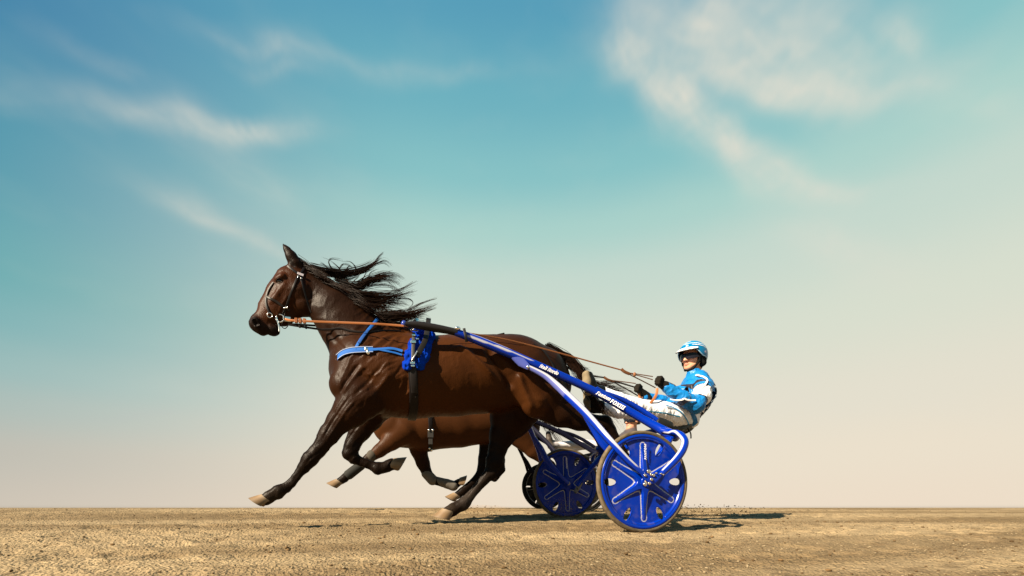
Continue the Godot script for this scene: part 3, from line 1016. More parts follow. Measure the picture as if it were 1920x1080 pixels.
func make_near_horse() -> Body:
	var L := NEAR_L
	fold([[852, 650], [876, 668], [902, 692], [930, 720]], 0.017, 0.026)       # edge of the flank hollow
	fold([[905, 650], [925, 680], [948, 712], [958, 735]], 0.030, -0.032)
	fold([[966, 700], [974, 722], [986, 748], [999, 778]], 0.022, 0.022)       # front of the thigh
	fold([[1000, 705], [1012, 735], [1030, 765]], 0.022, -0.0042)
	fold([[1035, 700], [1045, 735], [1062, 760]], 0.014, -0.0036)
	fold([[955, 640], [990, 660], [1015, 690]], 0.022, -0.0036)
	fold([[600, 590], [620, 622], [645, 655], [668, 675]], 0.017, -0.0060)      # jugular groove
	fold([[598, 575], [622, 605], [650, 640]], 0.020, 0.0030)
	fold([[700, 632], [682, 650], [664, 668], [652, 680]], 0.012, 0.0060)       # in front of the shoulder blade
	fold([[728, 628], [716, 642], [700, 658], [688, 672]], 0.010, 0.0054)
	fold([[746, 628], [738, 640], [729, 654], [722, 668]], 0.009, 0.0048)
	fold([[714, 632], [700, 648], [684, 664], [672, 674]], 0.010, -0.0054)
	fold([[738, 628], [726, 644], [712, 662]], 0.009, -0.0048)
	fold([[660, 672], [652, 690], [642, 712], [634, 735]], 0.016, 0.0060)       # breast
	fold([[690, 685], [672, 702], [655, 722], [640, 745]], 0.016, 0.0072)       # shoulder point
	fold([[676, 684], [662, 702], [648, 722], [636, 742]], 0.010, -0.0072)
	fold([[722, 690], [704, 706], [684, 728], [662, 750]], 0.016, -0.0084)
	fold([[738, 700], [722, 718], [704, 738], [690, 758]], 0.022, 0.0084)       # triceps
	fold([[712, 700], [700, 715], [690, 728]], 0.009, 0.0036)
	fold([[770, 690], [762, 720], [755, 748], [760, 770]], 0.018, -0.0072)      # behind the elbow
	fold([[672, 748], [650, 772], [628, 802], [608, 832]], 0.008, 0.0048)       # forearm
	fold([[660, 742], [640, 768], [620, 796], [601, 828]], 0.006, -0.0054)
	fold([[690, 760], [664, 786], [642, 812], [618, 842]], 0.007, -0.0054)
	fold([[648, 740], [634, 760], [622, 782], [606, 806]], 0.005, 0.0036)
	fold([[579, 868], [566, 886], [550, 906], [536, 920]], 0.004, -0.0036)
	fold([[938, 845], [925, 880], [905, 908], [882, 936]], 0.005, -0.0048)
	fold([[928, 838], [922, 866], [930, 884]], 0.006, 0.0036)
	fold([[790, 655], [790, 690], [786, 730]], 0.03, 0.0012)
	fold([[830, 660], [836, 700], [832, 745]], 0.02, 0.0009)
	fold([[856, 668], [864, 706], [860, 748]], 0.02, 0.0009)
	fold([[882, 690], [890, 720], [884, 752]], 0.02, 0.0009)
	fold([[1052, 762], [1080, 774], [1105, 784]], 0.008, -0.0042)
	fold([[600, 850], [590, 857], [583, 866]], 0.006, 0.005)                   # knee, tendons and fetlock
	fold([[588, 852], [580, 860], [574, 869]], 0.004, -0.004)
	fold([[566, 884], [552, 902], [538, 916]], 0.004, 0.004)
	fold([[519, 919], [515, 926], [517, 932]], 0.004, -0.003)
	fold([[900, 905], [886, 920], [874, 936]], 0.004, 0.004)
	fold([[916, 850], [914, 872], [906, 892]], 0.006, -0.005)
	fold([[936, 846], [934, 866], [938, 884]], 0.004, -0.005)
	fold([[660, 845], [655, 852], [658, 861]], 0.005, 0.004)
	fold([[682, 800], [672, 815], [664, 830]], 0.006, 0.006)
	fold([[556, 520], [540, 527], [526, 533]], 0.008, -0.0024)                  # head: above and below the eye, cheek, nose
	fold([[531, 534], [522, 548], [512, 566], [506, 578]], 0.006, 0.0036)
	fold([[545, 540], [535, 556], [524, 574], [514, 586]], 0.008, -0.0042)
	fold([[579, 548], [577, 566], [568, 582], [552, 592]], 0.010, 0.0036)
	fold([[493, 580], [488, 590], [490, 600]], 0.006, -0.0030)
	fold([[514, 600], [506, 606], [497, 612]], 0.005, -0.0036)
	var b := near_horse_body()
	var t := thing("racing_horse", "dark bay trotting horse in front with flying mane, blue harness and front leg stretched out", "horse", Vector3(-1.5, ground_base(-1.5, -L), -L), "horses in the race")
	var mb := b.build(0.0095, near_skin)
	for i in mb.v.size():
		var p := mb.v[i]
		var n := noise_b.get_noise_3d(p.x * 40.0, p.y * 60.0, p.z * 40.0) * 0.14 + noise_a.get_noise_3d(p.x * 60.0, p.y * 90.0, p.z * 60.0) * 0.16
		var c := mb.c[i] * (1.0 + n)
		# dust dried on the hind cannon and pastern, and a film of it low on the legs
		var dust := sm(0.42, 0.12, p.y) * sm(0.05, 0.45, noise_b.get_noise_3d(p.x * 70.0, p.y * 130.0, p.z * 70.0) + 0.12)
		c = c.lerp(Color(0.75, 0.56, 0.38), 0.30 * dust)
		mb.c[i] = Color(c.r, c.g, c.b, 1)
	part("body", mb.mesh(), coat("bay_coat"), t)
	# hooves: crown, middle of the sole, a mark in the toe's direction
	hoof_marks(t, [499, 935], [481, 949], [462, 935], L - 0.14, 12.5)
	hoof_marks(t, [735, 870.5], [757, 877], [765, 858], L + 0.14, 13)
	hoof_marks(t, [841, 959], [831, 978], [812, 972], L + 0.14, 14)
	hoof_marks(t, [1188, 878], [1204, 893], [1190, 905], L - 0.13, 12)
	# eye
	var e := MB.new()
	var ep := b.hit(cam_at, look(524, 526.5))
	e.ball(ep + Vector3(0, 0, -0.007), Vector3(0.021, 0.014, 0.013), Color(0.008, 0.005, 0.004))
	part("eye", e.mesh(), painted("eye", 0.05, 0.6), t)
	var lid := MB.new()
	lid.round_tube(path([hug(b, 517.5, 528, 0.001), hug(b, 520, 523.5, 0.002), hug(b, 525, 521.5, 0.003), hug(b, 530.5, 526, 0.001)]), 0.0045, 8, Color(0.16, 0.09, 0.06))
	part("eyelid", lid.mesh(), painted("bay_coat", 0.35), t)
	lid = MB.new()
	lid.round_tube(path([hug(b, 517.5, 528, 0.001), hug(b, 522, 531.5, 0.001), hug(b, 530.5, 528, 0.001)]), 0.0035, 8, Color(0.30, 0.15, 0.09))
	part("eyelid", lid.mesh(), painted("bay_coat", 0.35), t)
	# mane
	rng.seed = 77
	var m := MB.new()
	lock(m, [[585, 503, 0.70], [605, 508, 0.69], [640, 513, 0.68], [671, 509, 0.67], [695, 499, 0.66], [708, 487, 0.65], [717, 479, 0.65]], 90, 0.025, 0.024, 0.0021)
	lock(m, [[600, 512, 0.70], [640, 516, 0.68], [675, 509, 0.67], [700, 497, 0.66], [720, 489, 0.65], [733, 496, 0.65]], 34, 0.02, 0.022, 0.0017)
	lock(m, [[592, 506, 0.70], [622, 512, 0.69], [650, 520, 0.68], [676, 512, 0.67]], 70, 0.03, 0.03, 0.0022)
	lock(m, [[632, 526, 0.70], [655, 535, 0.67], [672, 536, 0.66], [692, 527, 0.65], [720, 520, 0.64], [742, 522, 0.64], [760, 536, 0.65]], 100, 0.035, 0.042, 0.0021, 0.25)
	lock(m, [[640, 536, 0.70], [672, 541, 0.66], [700, 534, 0.65], [727, 533, 0.64], [745, 543, 0.64], [757, 555, 0.64]], 26, 0.03, 0.05, 0.0012, 0.2)
	lock(m, [[648, 545, 0.70], [670, 551, 0.66], [690, 553, 0.65], [722, 555, 0.64], [748, 551, 0.64], [777, 538, 0.64]], 100, 0.035, 0.035, 0.0021, 0.3)
	lock(m, [[660, 556, 0.70], [682, 562, 0.66], [705, 566, 0.65], [730, 564, 0.64], [754, 567, 0.64], [772, 576, 0.64]], 100, 0.04, 0.045, 0.0021, 0.25)
	lock(m, [[668, 568, 0.70], [690, 574, 0.66], [712, 577, 0.65], [735, 580, 0.65], [760, 585, 0.65]], 60, 0.035, 0.04, 0.0019, 0.3)
	lock(m, [[655, 552, 0.68], [676, 566, 0.62], [695, 578, 0.61], [706, 585, 0.62]], 60, 0.045, 0.05, 0.0021)
	lock(m, [[708, 594, 0.68], [735, 593, 0.64], [765, 590, 0.62], [788, 582, 0.62], [818, 572, 0.62]], 90, 0.045, 0.025, 0.0021, 0.4)
	lock(m, [[712, 597, 0.67], [745, 598, 0.63], [775, 594, 0.62], [800, 592, 0.62], [816, 604, 0.62]], 60, 0.045, 0.035, 0.0019, 0.35)
	lock(m, [[560, 490, 0.69], [580, 500, 0.66], [600, 512, 0.64], [622, 526, 0.63]], 60, 0.03, 0.03, 0.002)
	# crest cover: short hair lying back all along the neck
	for k in 16:
		var q := float(k) / 15.0
		var x := lerpf(572, 702, q); var y := lerpf(497, 589, pow(q, 0.93))
		lock(m, [[x - 6, y + 3, 0.70], [x + 6, y + 5, 0.655], [x + 26, y + 15, 0.615], [x + 44, y + 26, 0.60]], 26, 0.03, 0.035, 0.0021)
	# loose curls
	for c in [
		[[618, 506, 0.68], [606, 495, 0.67], [597, 492.5, 0.67], [590, 494, 0.67]],
		[[640, 509, 0.68], [632, 499, 0.67], [618, 489, 0.67], [602, 482.5, 0.67]],
		[[625, 508, 0.68], [617, 494, 0.67], [619, 486, 0.67], [630, 486, 0.67], [643, 491, 0.67], [643, 505, 0.67]],
		[[668, 506, 0.68], [664, 496, 0.67], [655, 489.5, 0.67], [640, 490, 0.67], [628, 488, 0.67]],
		[[635, 507, 0.68], [642, 497, 0.67], [652, 496, 0.67], [661, 501, 0.67], [664, 508, 0.67]],
		[[648, 507, 0.68], [655, 497, 0.67], [661, 500, 0.67]],
		[[655, 538, 0.67], [664, 528, 0.66], [672, 521, 0.66], [678, 512, 0.66]],
		[[672, 535, 0.66], [680, 524, 0.65], [688, 511, 0.65], [697, 504, 0.65]],
		[[690, 525, 0.65], [694, 512, 0.65], [704, 506, 0.65], [712, 505, 0.65]],
		[[700, 524, 0.65], [712, 514, 0.65], [724, 512, 0.65], [733, 519, 0.65]],
		[[745, 560, 0.64], [765, 560, 0.64], [774, 568, 0.64], [764, 580, 0.64], [752, 578, 0.64]]]:
		lock(m, c, 5, 0.006, 0.012, 0.0016, 0.1)
	part("mane", m.mesh(), painted("hair", 0.45, 0.2, TONE / 8.0), t).set_meta("kind", "stuff")
	# tail
	m = MB.new()
	chain_tail(m)
	part("tail", m.mesh(), painted("hair", 0.42), t).set_meta("kind", "stuff")
	return b

func chain_tail(m: MB) -> void:
	lock(m, [[1030, 655, 0.70], [1050, 664, 0.70], [1070, 674, 0.69], [1085, 692, 0.68], [1100, 712, 0.68], [1120, 724, 0.68], [1145, 727, 0.68], [1170, 735, 0.68], [1186, 745, 0.68]], 150, 0.025, 0.07, 0.0026, 0.0)
	lock(m, [[1026, 652, 0.70], [1044, 660, 0.70], [1064, 672, 0.69], [1082, 690, 0.68], [1094, 708, 0.68]], 160, 0.035, 0.07, 0.003)
	lock(m, [[1034, 660, 0.70], [1052, 670, 0.70], [1070, 684, 0.68], [1086, 704, 0.67], [1098, 722, 0.67]], 110, 0.035, 0.07, 0.0028)
	lock(m, [[1085, 695, 0.70], [1105, 716, 0.70], [1130, 732, 0.70], [1152, 736, 0.70], [1176, 728, 0.70], [1190, 712, 0.70]], 24, 0.04, 0.06, 0.0018)
	lock(m, [[1085, 700, 0.76], [1105, 735, 0.80], [1130, 765, 0.82], [1155, 795, 0.82], [1178, 835, 0.82]], 70, 0.06, 0.09, 0.0022, 0.25)

func make_far_horse(L: float) -> Body:
	var b := far_horse_body(L)
	var x := at(850, 950, L).x
	var t := thing("racing_horse", "lighter bay horse half hidden behind the dark horse, pale boots on its folded foreleg", "horse", Vector3(x, ground_base(x, -L), -L), "horses in the race")
	var mb := b.build(0.014, func(p, n): return 0.004 * noise_b.get_noise_3d(p.x * 45.0, p.y * 45.0, p.z * 45.0))
	for i in mb.v.size():
		var p := mb.v[i]
		var c := mb.c[i] * (1.0 + noise_b.get_noise_3d(p.x * 40.0, p.y * 60.0, p.z * 40.0) * 0.3)
		mb.c[i] = Color(c.r, c.g, c.b, 1)
	part("body", mb.mesh(), coat("bay_coat"), t)
	hoof_marks(t, [636, 903.5], [622, 916], [604, 908], L - 0.14, 8.6)
	hoof_marks(t, [861, 903.5], [874, 905], [876, 893], L + 0.14, 8.6)
	hoof_marks(t, [856, 929], [844, 941], [830, 934], L + 0.14, 8.6)
	hoof_marks(t, [1056, 915], [1066, 930], [1050, 934], L - 0.14, 8.6)
	rng.seed = 31
	var m := MB.new()
	lock(m, [[690, 668, L], [715, 690, L], [735, 715, L], [760, 735, L]], 60, 0.09, 0.12, 0.004)
	part("mane", m.mesh(), painted("hair", 0.42), t).set_meta("kind", "stuff")
	m = MB.new()
	lock(m, [[985, 765, L], [1005, 770, L], [1020, 790, L], [1040, 815, L], [1060, 840, L]], 90, 0.06, 0.12, 0.003)
	part("tail", m.mesh(), painted("hair", 0.42), t).set_meta("kind", "stuff")
	# boots
	var grey := Color(0.20, 0.18, 0.15)
	var bo := Body.new()
	chain(bo, [[800, 888, 0.14, 9.8], [811, 900, 0.14, 10]], L, 0.95, 0.01, grey)
	part("knee_boot", bo.build(0.009).mesh(), painted("boot_felt", 0.8, 0.3), t)
	bo = Body.new()
	chain(bo, [[818, 901, 0.14, 7.6], [838, 907, 0.14, 9], [850, 911, 0.14, 9.6]], L, 0.95, 0.01, grey)
	part("tendon_boot", bo.build(0.009).mesh(), painted("boot_felt", 0.8), t)
	bo = Body.new()
	chain(bo, [[698, 853.5, -0.14, 10.3], [695.5, 856.5, -0.14, 10.0]], L, 0.95, 0.01, Color(0.10, 0.085, 0.065))
	part("boot_cuff", bo.build(0.009).mesh(), painted("boot_felt", 0.8), t)
	bo = Body.new()
	chain(bo, [[676, 873, -0.14, 9], [654, 890, -0.14, 9.4]], L, 0.95, 0.01, Color(0.035, 0.032, 0.03))
	part("tendon_boot", bo.build(0.009).mesh(), painted("boot_felt", 0.8), t)
	return b

# ---------------------------------------------------------------- harness of the near horse
func hugs(b: Body, list: Array, lift := 0.004, per := 5) -> PackedVector3Array:
	var pts := []
	for m in list: pts.append(hug(b, m[0], m[1], lift))
	return path(pts, per)

func over_back(near: PackedVector3Array, top: Vector3, l: float) -> PackedVector3Array:
	# carries a near-side strap over the horse and down its other side
	var out := near.duplicate()
	var last := near[-1]
	var list := [last, last.lerp(top, 0.45) + Vector3(0, (top.y - last.y) * 0.35, 0), top]
	for p in path(list, 4).slice(1): out.append(p)
	var other := mirrored(out, l)
	for i in range(out.size() - 2, -1, -1): out.append(other[i])
	return out

func make_tack(b: Body) -> void:
	var black := Color(0.016, 0.014, 0.013)
	var leather := painted("black_leather", 0.45, 0.25)
	var steel := mat("steel", 0.75, 0.74, 0.72, 0.22, 1.0)
	var L := NEAR_L
	# --- bridle
	var poll := at(556, 500, L)
	var t := thing("bridle", "black leather bridle with steel rings on the dark horse's head", "bridle", poll)
	var s := MB.new()
	strap(s, hugs(b, [[559, 517], [552, 535], [544, 555], [537, 575], [531, 589]]), 0.014, 0.006, b, black)
	part("cheekpiece", s.mesh(), leather, t)
	s = MB.new()
	strap(s, hugs(b, [[563, 518], [567, 533], [572, 552], [578, 572], [584, 586]]), 0.012, 0.005, b, black)
	part("throat_lash", s.mesh(), leather, t)
	s = MB.new()
	strap(s, hugs(b, [[513, 530], [505, 542], [501, 552], [499, 566], [502, 579], [505.5, 588]]), 0.013, 0.006, b, black)
	part("face_strap", s.mesh(), leather, t)
	s = MB.new()
	strap(s, hugs(b, [[499, 556], [508, 560.5], [520, 567], [531, 575.5], [543, 583]]), 0.017, 0.006, b, Color(0.03, 0.022, 0.016))
	part("noseband", s.mesh(), leather, t)
	s = MB.new()
	strap(s, hugs(b, [[540, 499], [550, 507], [561, 515]]), 0.018, 0.006, b, black)
	part("browband", s.mesh(), leather, t)
	s = MB.new()
	strap(s, hugs(b, [[562, 516], [568, 507], [574, 499]]), 0.016, 0.006, b, black)
	part("headpiece", s.mesh(), leather, t)
	s = MB.new()
	var pl := hug(b, 563.5, 515.5, 0.008)
	s.block(pl, Vector3(0.021, 0.0085, 0.004), Basis(Vector3(0, 0, 1), -0.28), Color(0.62, 0.58, 0.66))
	part("browband_badge", s.mesh(), painted("badge", 0.3), t)
	for q in [[559.5, 519.5], [558.5, 521.5], [565.5, 523.5], [535.5, 577], [533, 578], [538, 577]]:
		s = MB.new()
		s.ball(hug(b, q[0], q[1], 0.006), Vector3(0.006, 0.006, 0.005), Color.WHITE, 6)
		part("stud", s.mesh(), steel, t)
	ring_part("cheek_ring", hug(b, 506, 591.5, 0.006), 0.0155, 0.003, b.normal(hug(b, 506, 591.5)), steel, t)
	var bit := hug(b, 525.5, 597, 0.010)
	ring_part("bit_ring", bit, 0.0275, 0.0042, Vector3(-0.1, 0.1, 1), steel, t)
	s = MB.new()
	s.round_tube(path([bit + Vector3(-0.021, 0.0, 0.004), at(519.5, 606, 0.6), at(520, 616, 0.6)].map(func(p): return Vector3(p.x, p.y, bit.z + 0.004))), 0.006, 8)
	part("bit_shank", s.mesh(), steel, t)
	s = MB.new()
	s.round_tube(path([hug(b, 534, 588, 0.008), at(532, 600, 0.64), at(528, 611, 0.66), at(534, 616, 0.66), at(540, 611, 0.66)]), 0.003, 6, black)
	part("curb_strap", s.mesh(), leather, t)
	# --- overcheck / standing strap under the throat to the breast
	t = thing("black_check_rein", "thin black strap from under the dark horse's chin across its neck", "strap", at(604, 617, L))
	s = MB.new()
	var pts := marks([[540, 608.5, 0.62], [572, 613.5, 0.61], [604, 618, 0.605]], 5)
	pts.append_array(hugs(b, [[622, 618], [640, 616], [662, 622], [690, 624], [720, 621], [752, 622]], 0.005))
	strap(s, pts, 0.014, 0.006, null, black)
	part("strap", s.mesh(), leather, t)
	for q in [[562, 612], [574, 614]]:
		s = MB.new()
		s.block(at(q[0], q[1], 0.605), Vector3(0.006, 0.010, 0.006), Basis(), black)
		part("keeper", s.mesh(), leather, t)
	# --- breast collar
	var blue := Color(0.012, 0.165, 0.66)
	var web := painted("webbing", 0.7, 0.3)
	t = thing("breast_collar", "light blue webbing breast collar around the dark horse's chest", "breast collar", at(690, 660, L))
	s = MB.new()
	var near := hugs(b, [[634.5, 671], [645, 663], [660, 658.5], [680, 657], [700, 657]], 0.007, 5)
	var full := mirrored(near, L)
	full.reverse()
	var front := near[0].lerp(full[-1], 0.5) + Vector3(-0.035, -0.012, 0)
	full = full.slice(0, -1)
	full.append(front)
	full.append_array(near.slice(1))
	strap(s, full, 0.041, 0.010, b, blue)
	part("breast_band", s.mesh(), web, t)
	for e in [0.0195, -0.0195]:
		s = MB.new()
		var edge := PackedVector3Array()
		for i in near.size():
			var dir := (near[mini(i + 1, near.size() - 1)] - near[maxi(i - 1, 0)]).normalized()
			edge.append(near[i] + dir.cross(b.normal(near[i])).normalized() * e + b.normal(near[i]) * 0.006)
		strap(s, edge, 0.005, 0.004, b, Color(0.42, 0.52, 0.78))
		part("piping", s.mesh(), web, t)
	s = MB.new()
	strap(s, hugs(b, [[698, 657], [715, 656], [732, 655], [745, 657], [755, 660]], 0.009), 0.021, 0.007, b, blue)
	part("trace_strap", s.mesh(), web, t)
	s = MB.new()
	strap(s, hugs(b, [[712, 657], [728, 660], [742, 663], [754, 666.5]], 0.007), 0.014, 0.006, b, blue)
	part("trace_strap", s.mesh(), web, t)
	s = MB.new()
	pts = hugs(b, [[667, 656], [672, 646], [680, 634], [690, 621], [702, 606], [712, 594]], 0.008)
	strap(s, over_back(pts, at(722, 590, L) , L), 0.021, 0.007, b, blue)
	part("neck_strap", s.mesh(), web, t)
	s = MB.new()
	strap(s, hugs(b, [[674, 646], [682, 634], [691, 622]], 0.014), 0.02, 0.006, b, Color(0.015, 0.09, 0.36))
	part("neck_strap_keeper", s.mesh(), web, t)
	for q in [[687, 656.5], [691, 662]]:
		s = MB.new()
		s.ball(hug(b, q[0], q[1], 0.011), Vector3(0.013, 0.016, 0.007), Color.WHITE, 8)
		part("buckle", s.mesh(), steel, t)
	# --- saddle pad and girth
	t = thing("harness_saddle", "blue fleece harness saddle pad with black girth on the dark horse's back", "harness saddle", at(778, 690, L))
	var fleece := painted("fleece", 0.95, 0.1)
	var bo := Body.new()
	var pad := [[776, 686], [780, 670], [786, 650], [792, 632]]
	for e in [1.0, -1.0]:
		for i in pad.size() - 1:
			var p := hug(b, pad[i][0] - 10, pad[i][1], 0.008); var q := hug(b, pad[i + 1][0] - 8, pad[i + 1][1], 0.008)
			var p2 := hug(b, pad[i][0] + 10, pad[i][1], 0.008); var q2 := hug(b, pad[i + 1][0] + 16, pad[i + 1][1], 0.008)
			if e < 0:
				p.z = -2.0 * L - p.z; q.z = -2.0 * L - q.z; p2.z = -2.0 * L - p2.z; q2.z = -2.0 * L - q2.z
			bo.bone(p, 0.036, q, 0.032, 1.0, 0.03, Color(0.004, 0.050, 0.52))
			bo.bone(p2, 0.036, q2, 0.032, 1.0, 0.03, Color(0.005, 0.060, 0.60))
	var n1 := hug(b, 784, 628, 0.008); var top := at(790, 618, L)
	bo.bone(n1, 0.04, top, 0.035, 1.0, 0.03, Color(0.004, 0.050, 0.52))
	bo.bone(Vector3(n1.x, n1.y, -2.0 * L - n1.z), 0.04, top, 0.035, 1.0, 0.03, Color(0.004, 0.050, 0.52))
	var fluff := func(p: Vector3, _n: Vector3): return 0.016 * noise_b.get_noise_3d(p.x * 420.0, p.y * 260.0, p.z * 420.0) + 0.012 * noise_a.get_noise_3d(p.x * 1500.0, p.y * 900.0, p.z * 1500.0)
	part("fleece_pad", bo.build(0.006, fluff).mesh(), fleece, t)
	var out := 0.042
	s = MB.new()
	var gp := hugs(b, [[774, 694], [775, 715], [776, 738], [776, 758], [775, 772], [773, 781]], 0.008)
	var under := gp[-1]
	var other := mirrored(gp, L)
	var ring := other.duplicate()
	gp.reverse()
	var belly := at(772, 787, L)
	var loop := PackedVector3Array(ring)
	loop.append(belly)
	loop.append_array(gp)
	strap(s, loop, 0.062, 0.012, b, black)
	part("girth", s.mesh(), leather, t)
	s = MB.new()
	strap(s, hugs(b, [[774.5, 690], [775, 705], [776, 722], [777, 735]], 0.018), 0.045, 0.012, b, Color(0.03, 0.027, 0.025))
	part("girth_billet", s.mesh(), leather, t)
	s = MB.new()
	s.round_tube(hugs(b, [[780, 733], [783.5, 738], [779, 743]], 0.018), 0.003, 6, black)
	part("loose_strap_end", s.mesh(), leather, t)
	# steel fittings down the near side of the pad
	s = MB.new()
	var f := [[776.5, 617], [776.5, 626], [776.5, 634]]
	var fp := []
	for q in f: fp.append(hug(b, q[0], q[1], out + 0.03))
	s.tube(path(fp, 3), radii([0.016, 0.017, 0.016], 7), radii([0.010, 0.010, 0.010], 7), Vector3(0, 0, 1), 12, null, Color.WHITE, true, 0.5)
	part("shaft_clip", s.mesh(), steel, t)
	s = MB.new()
	s.block(hug(b, 776.5, 637, out + 0.028), Vector3(0.026, 0.005, 0.008), Basis())
	part("shaft_clip_bar", s.mesh(), steel, t)
	s = MB.new()
	fp = []
	for q in [[776, 638], [775, 652], [774.5, 668], [774, 684]]: fp.append(hug(b, q[0], q[1], out + 0.016))
	s.tube(path(fp, 4), radii([0.011, 0.013, 0.012, 0.012], 13), radii([0.006, 0.006, 0.006, 0.006], 13), Vector3(0, 0, 1), 8, null, Color(0.10, 0.095, 0.09), true, 0.6)
	part("billet_strap", s.mesh(), leather, t)
	for q in [[775.5, 643, 0.013], [774.5, 653.5, 0.019], [782, 649, 0.009], [773.5, 686, 0.016], [774, 690.5, 0.013]]:
		s = MB.new()
		s.block(hug(b, q[0], q[1], out + 0.024), Vector3(q[2], q[2] * 0.5, 0.006), Basis(Vector3(0, 0, 1), 0.1))
		part("billet_buckle", s.mesh(), steel, t)
	s = MB.new()
	s.round_tube(path([hug(b, 781, 668, out + 0.026), hug(b, 777, 675, out + 0.028), hug(b, 772, 682, out + 0.026)]), 0.0045, 8)
	part("snap_hook", s.mesh(), steel, t)
	s = MB.new()
	fp = []
	for q in [[802, 612], [801, 630], [796, 648], [788, 663], [781, 675]]: fp.append(hug(b, q[0], q[1], out + 0.014))
	strap(s, path(fp, 5), 0.036, 0.008, null, Color(0.035, 0.03, 0.026))
	part("tie_down_strap", s.mesh(), leather, t)

func ring_part(called: String, p: Vector3, r: float, thick: float, axis_: Vector3, m: Material, parent: Node3D) -> void:
	var s := MB.new()
	var ax := axis_.normalized()
	var u := ax.cross(Vector3(0.2, 1, 0.1)).normalized(); var v := ax.cross(u)
	var pts := PackedVector3Array()
	for i in 25: pts.append(p + (u * cos(TAU * i / 24.0) + v * sin(TAU * i / 24.0)) * r)
	s.round_tube(pts, thick, 8)
	part(called, s.mesh(), m, parent)

func make_far_tack(b: Body, L: float) -> void:
	var black := Color(0.016, 0.014, 0.013)
	var leather := painted("black_leather", 0.45)
	var x := at(806, 840, L).x
	var t := thing("girth_strap", "black girth strap with steel buckle around the lighter bay horse's belly", "girth", Vector3(x, at(806, 845, L).y, -L))
	var s := MB.new()
	var gp := hugs(b, [[806, 752], [806, 775], [807, 798], [807, 820], [807, 834], [807, 842]], 0.009)
	var loop := mirrored(gp, L)
	loop.append(at(807, 846, L))
	gp.reverse()
	loop.append_array(gp)
	strap(s, loop, 0.05, 0.012, b, black)
	part("strap", s.mesh(), leather, t)
	for q in [[812, 0.034], [824, 0.024]]:
		s = MB.new()
		s.block(hug(b, 807, q[0], 0.02), Vector3(q[1], 0.05, 0.008), Basis(), Color(0.07, 0.065, 0.06))
		part("buckle_guard", s.mesh(), leather, t)
	for q in [[804, 806], [811, 806], [805, 838], [809, 841]]:
		s = MB.new()
		s.ball(hug(b, q[0], q[1], 0.022), Vector3(0.012, 0.014, 0.008), Color.WHITE, 6)
		part("buckle", s.mesh(), mat("steel", 0.75, 0.74, 0.72, 0.22, 1.0), t)

# ---------------------------------------------------------------- sulkies
const WHEEL_R := 0.355

# outline of the six moulded spokes round the hub: negative inside
func spoke_edge(x: float, y: float) -> float:
	var d := Vector2(x, y).length() - 0.068
	var an := atan2(y, x)
	var k: float = round((an - PI / 2) / (TAU / 6.0))
	var a0: float = PI / 2 + k * TAU / 6.0
	var u := x * cos(a0) + y * sin(a0)
	var v := absf(-x * sin(a0) + y * cos(a0))
	var half := lerpf(0.0265, 0.0185, sm(0.06, 0.24, u))
	var cap := Vector2(maxf(u - 0.254, 0.0), v).length() - half
	var h := maxf(0.035 - absf(d - cap), 0.0) / 0.035
	return minf(d, cap) - h * h * 0.035 * 0.25

